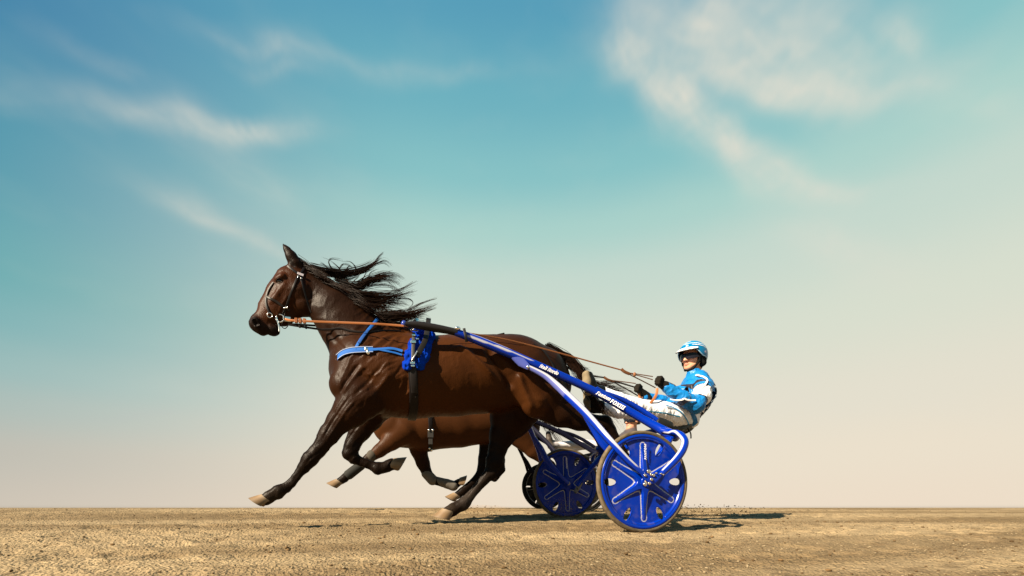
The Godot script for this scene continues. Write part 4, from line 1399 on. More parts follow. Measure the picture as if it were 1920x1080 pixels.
func disc_mesh(face: Color, stripe: Color, slots: bool) -> ArrayMesh:
	var mb := MB.new()
	var rings := 92; var sides := 420
	var holes := []
	for k in 6:
		var an := TAU / 6.0 * k
		if slots: an += 0.4
		holes.append(an)
	var kept := func(x: float, y: float) -> Vector3:
		# returns (hole value, centre radius, angle): below 1 inside a hole
		var an := atan2(y, x)
		var k := 0; var best := 9.0
		for i in 6:
			var d := absf(wrapf(an - holes[i], -PI, PI))
			if d < best: best = d; k = i
		var u: float = x * cos(holes[k]) + y * sin(holes[k]) - 0.256
		var v: float = -x * sin(holes[k]) + y * cos(holes[k])
		if slots: return Vector3(maxf(absf(u) / 0.034, absf(v) / 0.011), k, 0)
		var wide := 0.0250 * (1.0 + 0.10 * u / 0.050)
		return Vector3(sqrt(u * u / (0.050 * 0.050) + v * v / (wide * wide)), k, 0)
	for side in [1.0, -1.0]:
		var start := mb.v.size()
		var inside := PackedFloat32Array()
		for i in rings + 1:
			var r := 0.004 + 0.320 * i / rings
			for j in sides:
				var an := TAU * j / sides
				var x := r * cos(an); var y := r * sin(an)
				var q: Vector3 = kept.call(x, y)
				inside.append(q.x)
				if q.x < 1.0 and q.x > 0.55 and not slots:
					# draw the edge of the sheet onto the rim of the hole
					var c: float = holes[int(q.y)]
					var m := Vector2(cos(c), sin(c)) * 0.256
					var p := m + (Vector2(x, y) - m) / q.x
					x = p.x; y = p.y
				var f := spoke_edge(x, y)
				var z := 0.004 + 0.019 * sm(0.0, -0.012, f) * sm(0.33, 0.05, r) + 0.010 * sm(0.20, 0.0, r)
				z += 0.010 * sm(0.287, 0.296, r)
				z -= 0.004 * (1.0 - sm(0.0, 0.05, absf(q.x - 1.0)))
				var col := face
				# road dust thrown onto the paint, thickest towards the rim
				var dust := sm(0.05, 0.5, noise_b.get_noise_2d(x * 260.0, y * 260.0 + 40.0 * side) + 0.10) * sm(0.10, 0.32, r)
				col = col.lerp(Color(0.30, 0.24, 0.17), 0.16 * dust) * (1.0 + 0.10 * noise_b.get_noise_2d(x * 70.0 + 9.0, y * 70.0))
				if absf(f - 0.0015) < 0.0032: col = stripe
				if slots and absf(r - 0.286) < 0.004: col = stripe
				mb.vert(Vector3(x, y, z * side), Vector3(0, 0, side), col)
		for i in rings:
			for j in sides:
				var a := start + i * sides + j; var b := start + i * sides + (j + 1) % sides
				var o := i * sides
				var lows := 0
				for e in [o + j, o + (j + 1) % sides, o + sides + j, o + sides + (j + 1) % sides]:
					if inside[e] < 1.0: lows += 1
				if lows >= (4 if not slots else 3): continue
				mb.quad(a, b, b + sides, a + sides)
	# walls of the holes
	for c in holes:
		if slots: break
		var start := mb.v.size()
		for j in 25:
			var t: float = TAU * j / 24.0
			var u := cos(t) * 0.050
			var v := sin(t) * 0.0250 * (1.0 + 0.10 * cos(t))
			var p := Vector3(cos(c) * (0.256 + u) - sin(c) * v, sin(c) * (0.256 + u) + cos(c) * v, 0)
			var m := Vector3(cos(c), sin(c), 0) * 0.256
			for z in [0.006, -0.006]: mb.vert(p + Vector3(0, 0, z), (m - p).normalized(), face)
		for j in 24: mb.quad(start + j * 2, start + j * 2 + 2, start + j * 2 + 3, start + j * 2 + 1)
	mb.smooth()
	# smooth() sees the triangles' own winding; both sheets are wound outwards already
	return mb.mesh()

func piece(called: String, mesh: Mesh, m: Material, parent: Node3D) -> void:
	var o := MeshInstance3D.new()
	o.name = called
	o.mesh = mesh
	o.material_override = m
	parent.add_child(o, true)

var wheel_meshes := {}
func wheel(parent: Node3D, centre: Vector3, scheme: String, turn: float) -> void:
	if not wheel_meshes.has(scheme):
		var dark := scheme == "black"
		var face := Color(0.001, 0.040, 0.50) if not dark else Color(0.012, 0.012, 0.013)
		var stripe := Color(0.62, 0.62, 0.72) if not dark else Color(0.35, 0.35, 0.36)
		var rim := MB.new()
		var tyre := MB.new()
		# lathed rim and tyre
		for e in 2:
			var prof := []
			if e == 0:
				for q in [[0.300, 0.008], [0.306, 0.015], [0.318, 0.0165], [0.328, 0.014], [0.330, 0.0], [0.328, -0.014], [0.318, -0.0165], [0.306, -0.015], [0.300, -0.008]]: prof.append(Vector2(q[0], q[1]))
			else:
				for i in 15:
					var t := TAU * i / 14.0
					prof.append(Vector2(0.3385 + 0.0170 * cos(t), 0.0165 * sin(t)))
			var mb: MB = rim if e == 0 else tyre
			var sides := 128
			for i in prof.size():
				for j in sides:
					var an := TAU * j / sides
					var p: Vector2 = prof[i]
					var mid := Vector2(0.316 if e == 0 else 0.3385, 0)
					var nn := (p - mid).normalized()
					var col := face
					if e == 1:
						var dirt := 0.75 + 0.5 * noise_b.get_noise_2d(cos(an) * 160.0 + i * 7.0, sin(an) * 160.0)
						var tread := sm(0.2, 0.7, cos(TAU * i / 14.0))
						col = Color(0.20, 0.155, 0.10).lerp(Color(0.26, 0.20, 0.13), tread) * dirt if not dark else Color(0.03, 0.028, 0.026)
					mb.vert(Vector3(p.x * cos(an), p.x * sin(an), p.y), Vector3(nn.x * cos(an), nn.x * sin(an), nn.y), col)
			for i in prof.size() - 1:
				for j in sides:
					var a := i * sides + j; var b := i * sides + (j + 1) % sides
					mb.quad(a, b, b + sides, a + sides)
		var hub := MB.new()
		hub.puck(Vector3.ZERO, Vector3(0, 0, 1), 0.040, 0.086, 28, face)
		var axle := MB.new()
		axle.puck(Vector3.ZERO, Vector3(0, 0, 1), 0.019, 0.110, 20, Color(0.6, 0.52, 0.42) if not dark else Color(0.1, 0.1, 0.1))
		wheel_meshes[scheme] = [rim.mesh(), tyre.mesh(), disc_mesh(face, stripe, dark), hub.mesh(), axle.mesh()]
	var set_: Array = wheel_meshes[scheme]
	var w := Node3D.new()
	w.name = "wheel"
	parent.add_child(w, true)
	w.position = centre - parent.position
	w.rotation.z = turn
	w.scale = Vector3(1.02, 1.02, 1.2)
	var paint := painted("wheel_paint", 0.25, 0.3) if scheme == "blue" else painted("black_wheel_paint", 0.4, 0.12)
	piece("rim", set_[0], paint, w)
	piece("tyre", set_[1], painted("tyre", 0.85, 0.25), w)
	piece("disc", set_[2], paint, w)
	piece("hub", set_[3], paint, w)
	piece("axle", set_[4], paint, w)
	if scheme == "blue":
		piece("lettering", lettering("FANTOM", "Droid Sans", Vector3(0.0035, 0.205, 0.0262), Vector3(0, 1, 0), Vector3(-1, 0, 0), 0.014, 0.105, 0.2, 700), mat("silver_print", 0.6, 0.6, 0.68, 0.4), w)

# frame pieces of one side: fn turns near-side marks into that side's points
func make_sulky(called_label: String, base: Vector3, l0: float, width: float, scheme: String, shift: Vector3, letters: bool) -> Node3D:
	var t := thing("sulky", called_label, "sulky", base, "sulkies in the race")
	var lm := l0 + width / 2
	var dark := scheme == "black"
	var blue := Color(0.001, 0.042, 0.54) if not dark else Color(0.012, 0.013, 0.03)
	var white := Color(0.72, 0.72, 0.82) if not dark else Color(0.03, 0.03, 0.05)
	var paint := painted("frame_paint", 0.22, 0.35) if not dark else painted("black_frame_paint", 0.35, 0.12)
	var black := painted("black_leather", 0.45, 0.25)
	var sleeve := Color(0.028, 0.026, 0.024)
	var steel := mat("steel", 0.75, 0.74, 0.72, 0.22, 1.0)
	for e in 2:
		var go := func(list: Array, per := 6) -> PackedVector3Array:
			var pts := marks(list, per)
			for i in pts.size(): pts[i] += shift
			return mirrored(pts, lm) if e == 1 else pts
		var one := func(q: Array) -> Vector3:
			var p := at(q[0], q[1], q[2]) + shift
			return Vector3(p.x, p.y, -2.0 * lm - p.z) if e == 1 else p
		# shaft: leather-wrapped tip, then painted tube
		var s := MB.new()
		var pts: PackedVector3Array = go.call([[760, 608, 0.38], [785, 610, 0.38], [815, 615, 0.38], [840, 619.5, 0.38], [857, 623.5, 0.38]])
		s.tube(pts, radii([0.018, 0.027, 0.028, 0.025, 0.025], pts.size()), radii([0.018, 0.027, 0.028, 0.025, 0.025], pts.size()), Vector3.UP, 14, null, sleeve)
		part("shaft_sleeve", s.mesh(), black, t)
		s = MB.new()
		s.ball(one.call([757.5, 607, 0.38]), Vector3(0.020, 0.022, 0.020), Color(0.05, 0.09, 0.45), 8)
		part("shaft_tip", s.mesh(), paint, t)
		s = MB.new()
		pts = go.call([[853, 622.5, 0.38], [898, 639, 0.38], [950, 660.5, 0.38], [1000, 682, 0.38], [1045, 701.5, 0.375], [1089, 721.5, 0.37], [1130, 742, 0.36], [1172, 766.5, 0.34], [1204, 785, 0.30], [1232, 801, 0.24], [1252, 812, 0.18], [1268, 818.5, 0.12]])
		var stripes := func(tt: float, an: float) -> Color:
			var up := sin(an)
			if tt < 0.31:
				# two white flashes that taper backwards
				var c0 := -0.25 + tt * 2.0
				if tt > 0.05 and absf(up - c0) < 0.30 * (1.0 - tt / 0.31) + 0.03: return white
				if tt > 0.06 and tt < 0.19 and absf(up - 0.78) < 0.16 * (1.0 - tt / 0.19): return white
			return blue
		s.tube(pts, radii([0.022, 0.026, 0.027, 0.026, 0.026, 0.027, 0.028, 0.030, 0.033, 0.045, 0.055, 0.06], pts.size()), radii([0.024, 0.030, 0.031, 0.029, 0.0285, 0.029, 0.030, 0.031, 0.030, 0.034, 0.040, 0.040], pts.size()), Vector3.UP, 28, stripes, Color.WHITE, true, 0.8)
		part("shaft", s.mesh(), paint, t)
		# clamp where sleeve and tube meet
		s = MB.new()
		var cl: Vector3 = one.call([858, 619, 0.36])
		s.ball(cl + Vector3(0, 0.012, 0), Vector3(0.022, 0.013, 0.016), Color.WHITE, 8)
		part("shaft_clamp", s.mesh(), steel, t)
		s = MB.new()
		pts = go.call([[870, 616, 0.35], [873, 630, 0.335], [875, 641, 0.35]], 4)
		strap(s, pts, 0.02, 0.008, null, Color(0.02, 0.02, 0.02))
		part("keeper_strap", s.mesh(), black, t)
		# gusset and curved brace down to the outside of the hub
		s = MB.new()
		pts = go.call([[962, 668, 0.372], [977, 679, 0.362], [992, 690, 0.35]], 5)
		s.tube(pts, radii([0.012, 0.016, 0.016], pts.size()), radii([0.022, 0.036, 0.018], pts.size()), Vector3.UP, 16, null, blue.lerp(white, 0.16))
		part("brace_gusset", s.mesh(), paint, t)
		s = MB.new()
		s.ball(one.call([990, 688, 0.335]), Vector3(0.012, 0.012, 0.008), Color.WHITE, 8)
		part("brace_bolt", s.mesh(), steel, t)
		var brace_paint := func(tt: float, an: float) -> Color:
			var up := sin(an)
			if up > 0.15 and up < 0.97 and tt > 0.015 and tt < 0.93: return white
			return blue.lerp(white, 0.22) if tt < 0.35 else blue
		s = MB.new()
		pts = go.call([[990, 688, 0.35], [1022, 705, 0.31], [1045, 724, 0.26], [1067, 745, 0.20], [1094, 771, 0.13], [1120, 799, 0.06], [1150, 833, -0.03], [1180, 865, -0.065], [1207, 889, -0.072]])
		s.tube(pts, radii([0.014, 0.020, 0.023, 0.023, 0.022, 0.020, 0.018, 0.015, 0.013], pts.size()), radii([0.016, 0.022, 0.027, 0.029, 0.028, 0.026, 0.023, 0.019, 0.016], pts.size()), Vector3.UP, 22, brace_paint)
		part("brace", s.mesh(), paint, t)
		# its inner leg, which passes behind the wheel
		s = MB.new()
		pts = go.call([[1092, 771, 0.14], [1112, 800, 0.13], [1132, 832, 0.115], [1160, 862, 0.10], [1190, 890, 0.085]])
		s.tube(pts, radii([0.012, 0.020, 0.020, 0.018, 0.014], pts.size()), radii([0.016, 0.030, 0.032, 0.026, 0.018], pts.size()), Vector3.UP, 16, null, blue)
		part("inner_brace", s.mesh(), paint, t)
		# rear arch over the wheel, outside leg
		var arch_paint := func(tt: float, an: float) -> Color:
			return white if sin(an) > -0.15 and sin(an) < 0.60 and tt > 0.06 and tt < 0.93 else blue
		s = MB.new()
		pts = go.call([[1240, 806, 0.17], [1258, 809.5, 0.10], [1274, 813, 0.0], [1284, 826, -0.05], [1281, 842, -0.065], [1270, 859, -0.07], [1254, 876, -0.072], [1238, 891, -0.072]])
		s.tube(pts, radii([0.020, 0.024, 0.026, 0.028, 0.028, 0.027, 0.025, 0.02], pts.size()), radii([0.016, 0.018, 0.020, 0.022, 0.022, 0.020, 0.018, 0.014], pts.size()), Vector3(0, 0, 1), 22, arch_paint)
		part("rear_arch", s.mesh(), paint, t)
		s = MB.new()
		pts = go.call([[1256, 818, 0.17], [1246, 838, 0.13], [1230, 866, 0.10], [1212, 895, 0.085]])
		s.tube(pts, radii([0.03, 0.026, 0.024, 0.018], pts.size()), radii([0.05, 0.045, 0.036, 0.024], pts.size()), Vector3(0, 0, 1), 16, null, blue)
		part("inner_arch", s.mesh(), paint, t)
		# plate with bolts outside the hub
		s = MB.new()
		pts = go.call([[1203, 887, -0.074], [1214, 896, -0.078], [1226, 901, -0.078], [1240, 889, -0.074]], 5)
		s.tube(pts, radii([0.014, 0.024, 0.024, 0.014], pts.size()), radii([0.004, 0.006, 0.006, 0.004], pts.size()), Vector3(0, 0, 1), 14, null, blue)
		part("dropout_plate", s.mesh(), paint, t)
		for q in [[1216, 884, 0.014], [1209, 891, 0.010], [1225, 891, 0.011], [1221, 899, 0.011], [1217, 906.5, 0.011], [1209, 908, 0.014], [1239, 888, 0.006], [1243, 890, 0.006], [1230, 887, 0.006], [1220, 890, 0.010]]:
			var p: Vector3 = one.call([q[0], q[1], -0.084])
			s = MB.new()
			s.puck(p, Vector3(0, 0, 1 if e == 0 else -1), q[2], 0.016, 14)
			part("bolt", s.mesh(), mat("brass_steel", 0.62, 0.55, 0.46, 0.28, 1.0), t)
		# inner plate with three holes
		s = MB.new()
		pts = go.call([[1222, 886, 0.088], [1212, 903, 0.088], [1206, 913, 0.088]], 5)
		s.tube(pts, radii([0.02, 0.024, 0.02], pts.size()), radii([0.004, 0.005, 0.004], pts.size()), Vector3(0, 0, 1), 14, null, Color(0.16, 0.15, 0.15))
		part("inner_plate", s.mesh(), painted("plate", 0.45), t)
		for q in [0, 5, 10]:
			s = MB.new()
			s.puck(pts[q] + Vector3(0, 0, -0.006 if e == 0 else 0.006), Vector3(0, 0, 1), 0.009, 0.006, 12, Color(0.01, 0.01, 0.01))
			part("plate_bolt", s.mesh(), painted("plate", 0.45), t)
		# foot rail above the shaft with its grip
		s = MB.new()
		pts = go.call([[1118, 728.5, 0.36], [1134, 737.5, 0.37], [1165, 749, 0.38], [1200, 767.5, 0.37], [1236, 791, 0.33]])
		s.tube(pts, radii([0.018, 0.020, 0.022, 0.022, 0.020], pts.size()), radii([0.018, 0.020, 0.023, 0.023, 0.020], pts.size()), Vector3.UP, 14, null, blue)
		part("foot_rail", s.mesh(), paint, t)
		s = MB.new()
		pts = go.call([[1233, 790, 0.31], [1243, 796, 0.31], [1256, 800, 0.33]], 5)
		s.tube(pts, radii([0.03, 0.036, 0.032], pts.size()), radii([0.036, 0.044, 0.036], pts.size()), Vector3.UP, 16, null, Color(0.03, 0.03, 0.028), true, 0.55)
		part("side_pad", s.mesh(), black, t)
		for q in [[1187.5, 775.5, 0.305, 0.010], [1181, 766, 0.33, 0.015]]:
			s = MB.new()
			s.ball(one.call(q), Vector3(q[3], 0.009, 0.008), Color.WHITE, 8)
			part("rail_bolt", s.mesh(), steel, t)
		# stirrup the foot rests in
		s = MB.new()
		pts = go.call([[1130, 742, 0.36], [1118, 735, 0.40], [1106, 738, 0.44], [1098, 744, 0.47]], 5)
		s.tube(pts, radii([0.012, 0.011, 0.010, 0.010], pts.size()), radii([0.012, 0.011, 0.010, 0.010], pts.size()), Vector3.UP, 10, null, Color(0.02, 0.02, 0.02))
		part("stirrup", s.mesh(), black, t)
	# cross members and seat
	for q in [[1264, 818, 0.13, 0.030], [1236, 806, 0.24, 0.022]]:
		var p := at(q[0], q[1], q[2]) + shift
		var far := Vector3(p.x, p.y, -2.0 * lm - p.z)
		var bow := p.lerp(far, 0.5) + Vector3(0, 0.01, 0)
		var pts := path([p, p.lerp(bow, 0.5) + Vector3(0, 0.004, 0), bow, far.lerp(bow, 0.5) + Vector3(0, 0.004, 0), far], 5)
		var cross := MB.new()
		cross.round_tube(pts, q[3], 14, blue)
		part("crossbar", cross.mesh(), paint, t)
	var sb := Body.new()
	for i in 2:
		var ll := -0.14 if i == 0 else 0.14
		var p0 := at(1256, 803, lm + ll) + shift; var p1 := at(1278, 805, lm + ll) + shift; var p2 := at(1292, 798, lm + ll) + shift
		sb.bone(p0, 0.030, p1, 0.034, 1.0, 0.03, Color(0.06, 0.056, 0.045))
		sb.bone(p1, 0.034, p2, 0.028, 1.0, 0.03, Color(0.10, 0.092, 0.072))
	var m0 := at(1258, 804, lm) + shift; var m1 := at(1280, 806, lm) + shift; var m2 := at(1292, 800, lm) + shift
	sb.bone(m0, 0.030, m1, 0.036, 3.2, 0.03, Color(0.06, 0.056, 0.045))
	sb.bone(m1, 0.036, m2, 0.028, 3.2, 0.03, Color(0.10, 0.092, 0.072))
	part("seat", sb.build(0.011).mesh(), painted("seat_vinyl", 0.55, 0.4), t)
	var tail := MB.new()
	var tp := marks([[1285, 800, lm - 0.17], [1291, 805, lm - 0.17], [1295, 813, lm - 0.17], [1295.5, 822, lm - 0.17]], 5)
	for i in tp.size(): tp[i] += shift
	tail.round_tube(tp, 0.006, 8, Color(0.015, 0.015, 0.015))
	part("cable", tail.mesh(), black, t)
	return t

func make_near_sulky() -> void:
	var t := make_sulky("blue racing sulky with white flashes, its near disc wheel in full sun", Vector3(0, 0, -0.7), 0.0, 1.4, "blue", Vector3.ZERO, true)
	wheel(t, Vector3(0, WHEEL_R + 0.002, 0), "blue", 0.02)
	wheel(t, Vector3(0, ground_base(0, -1.4) + WHEEL_R - 0.012, -1.4), "blue", 0.06)
	var white := mat("white_print", 0.85, 0.85, 0.85, 0.4)
	var put := func(text: String, a: Array, b: Array, high: float, font: String, slant: float, bold: int):
		var p := at(a[0], a[1], a[2]); var q := at(b[0], b[1], b[2])
		var along := q - p
		var up := Vector3(0, 0, 1).cross(along).normalized()
		part("lettering", lettering(text, font, p.lerp(q, 0.5), along, up, high, along.length(), slant, bold), white, t)
	put.call("Stall Stordo", [1013, 685.5, 0.346], [1047, 700.5, 0.345], 0.030, "Droid Serif", 0.35, 700)
	put.call("Fantom", [1119, 736.2, 0.332], [1145, 749.2, 0.322], 0.030, "Droid Serif", 0.45, 700)
	put.call("FOXIII", [1146, 751.4, 0.321], [1171, 765.6, 0.308], 0.034, "Droid Sans", 0.25, 700)

func make_far_sulky(L0: float) -> void:
	# the same pattern of frame, further across the track
	var hub := at(1092, 908, L0)
	var from := at(1206, 904, 0.0)
	var shift := hub - from
	shift.y = ground_base(0, -L0) * 0.86
	var t := make_sulky("black sulky with slotted disc wheel, mostly hidden behind the blue sulky's far wheel", Vector3(shift.x, ground_base(0, -L0 - 0.7), -L0 - 0.7), L0, 1.4, "black", shift, false)
	for l in [0.0, 1.4]:
		var x: float = shift.x
		wheel(t, Vector3(x, ground_base(x, -L0 - l) + WHEEL_R - 0.01, -L0 - l), "black", 0.3 + l)

# ---------------------------------------------------------------- drivers
func cloth(called: String, rough := 0.75) -> StandardMaterial3D:
	var m := painted(called, rough, 0.35, 0.95)
	if not m.normal_enabled:
		var t := NoiseTexture2D.new()
		t.width = 256; t.height = 256; t.seamless = true; t.as_normal_map = true; t.bump_strength = 4.0
		var n := FastNoiseLite.new(); n.seed = 3; n.frequency = 0.02; n.fractal_octaves = 3
		t.noise = n
		m.normal_enabled = true
		m.normal_texture = t
		m.normal_scale = 0.6
		m.uv1_triplanar = true
		m.uv1_scale = Vector3(3, 3, 3)
	return m

func patch(mb: MB, c: Vector3, s: Vector3, u: Vector3, f: Vector3, rad: Vector3, az0: float, az1: float, low: Callable, high: Callable, thick: float, paint: Callable, na := 40, ne := 20) -> void:
	# a curved shell on an ellipsoid, with an inner face and closed edges
	for layer in 2:
		var k := 1.0 if layer == 0 else 1.0 - thick / rad.x
		var start := mb.v.size()
		for i in ne + 1:
			for j in na + 1:
				var az := deg_to_rad(lerpf(az0, az1, float(j) / na))
				var el := deg_to_rad(lerpf(low.call(rad_to_deg(az)), high.call(rad_to_deg(az)), float(i) / ne))
				var d := s * sin(az) * cos(el) * rad.x + u * sin(el) * rad.y + f * cos(az) * cos(el) * rad.z
				var nn := (s * sin(az) * cos(el) / rad.x + u * sin(el) / rad.y + f * cos(az) * cos(el) / rad.z).normalized()
				mb.vert(c + d * k, nn if layer == 0 else -nn, paint.call(rad_to_deg(az), rad_to_deg(el)) if layer == 0 else Color(0.015, 0.015, 0.016))
		for i in ne:
			for j in na:
				var a := start + i * (na + 1) + j
				mb.quad(a, a + 1, a + na + 2, a + na + 1)
	# edge strips
	var half := (na + 1) * (ne + 1)
	var first := mb.v.size() - half * 2
	for row in [0, ne]:
		for j in na:
			var a: int = first + row * (na + 1) + j
			mb.quad(a, a + 1, a + 1 + half, a + half)

func add_head(skin: Body, c: Vector3, s: Vector3, u: Vector3, f: Vector3) -> void:
	var w := func(x: float, y: float, z: float) -> Vector3: return c + s * x + u * y + f * z
	var tone := Color(0.62, 0.30, 0.175)
	var pink := Color(0.46, 0.17, 0.13)
	skin.bone(w.call(0, 0.03, -0.02), 0.088, w.call(0, 0.02, 0.005), 0.080, 1.0, 0.02, tone)
	skin.bone(w.call(0, -0.01, 0.03), 0.060, w.call(0, -0.07, 0.042), 0.038, 1.0, 0.02, tone)
	for e in [-1.0, 1.0]:
		skin.bone(w.call(e * 0.055, -0.045, 0.0), 0.026, w.call(e * 0.018, -0.092, 0.058), 0.018, 1.0, 0.02, tone)
		skin.bone(w.call(e * 0.040, -0.022, 0.062), 0.022, w.call(e * 0.052, -0.015, 0.035), 0.022, 1.0, 0.02, Color(0.60, 0.30, 0.20))
		skin.bone(w.call(e * 0.014, -0.036, 0.096), 0.0085, w.call(e * 0.010, -0.034, 0.100), 0.008, 1.0, 0.006, tone)
		skin.bone(w.call(e * 0.019, -0.066, 0.081), 0.0058, w.call(0, -0.0635, 0.091), 0.0065, 1.0, 0.004, pink)
		skin.bone(w.call(e * 0.017, -0.070, 0.080), 0.0058, w.call(0, -0.0735, 0.088), 0.0075, 1.0, 0.004, pink)
		skin.bone(w.call(e * 0.083, -0.025, -0.018), 0.011, w.call(e * 0.086, 0.008, -0.022), 0.014, 1.0, 0.006, tone)
		skin.bone(w.call(e * 0.046, 0.014, 0.062), 0.014, w.call(e * 0.016, 0.018, 0.078), 0.012, 1.0, 0.012, tone)
	skin.bone(w.call(0, 0.005, 0.086), 0.010, w.call(0, -0.034, 0.108), 0.0125, 1.0, 0.008, Color(0.60, 0.31, 0.21))
	skin.bone(w.call(0, -0.096, 0.066), 0.017, w.call(0, -0.088, 0.062), 0.020, 1.0, 0.014, tone)
	skin.bone(w.call(0, -0.05, -0.03), 0.058, w.call(0, -0.18, -0.06), 0.056, 1.0, 0.02, tone)
	skin.bone(w.call(-0.022, -0.0685, 0.095), 0.0018, w.call(0.022, -0.0685, 0.095), 0.0018, 1.0, 0.003, Color(0.25, 0.08, 0.06), true)

# a gloved fist closed on reins: palm, four fingers and a thumb
func fist(b: Body, wrist: Vector3, palm: Vector3, fwd: Vector3, up: Vector3, side: Vector3, col: Color) -> void:
	b.bone(wrist, 0.036, palm, 0.034, 1.0, 0.02, col)
	for k in 4:
		var o := (k - 1.5) * 0.0185
		var len := [0.9, 1.0, 0.96, 0.8]
		var root := palm + up * (-o) + fwd * 0.018 + side * 0.020
		var mid: Vector3 = root + fwd * 0.034 * len[k] + side * 0.004
		var bent: Vector3 = mid - side * 0.034 * len[k] + fwd * 0.008
		var tip: Vector3 = bent - fwd * 0.026 * len[k] - side * 0.006
		b.bone(root, 0.0135, mid, 0.0130, 1.0, 0.004, col)
		b.bone(mid, 0.0130, bent, 0.0118, 1.0, 0.004, col)
		b.bone(bent, 0.0115, tip, 0.0100, 1.0, 0.004, col)
	var t0 := palm + up * 0.026 - fwd * 0.012 - side * 0.012
	var t1 := t0 + up * 0.022 + fwd * 0.030 - side * 0.008
	b.bone(t0, 0.0155, t1, 0.0125, 1.0, 0.006, col)
	b.bone(t1, 0.0125, t1 + fwd * 0.026 - up * 0.010, 0.0105, 1.0, 0.006, col)

func creases(p: Vector3, n: Vector3) -> float:
	# folds of thin nylon
	var a := noise_a.get_noise_3d(p.x * 520.0 + p.y * 300.0, p.y * 420.0 - p.x * 260.0, p.z * 300.0)
	var b := noise_b.get_noise_3d(p.x * 130.0, p.y * 130.0, p.z * 130.0)
	return 0.0062 * (0.5 - absf(a) * 2.2) + 0.010 * b

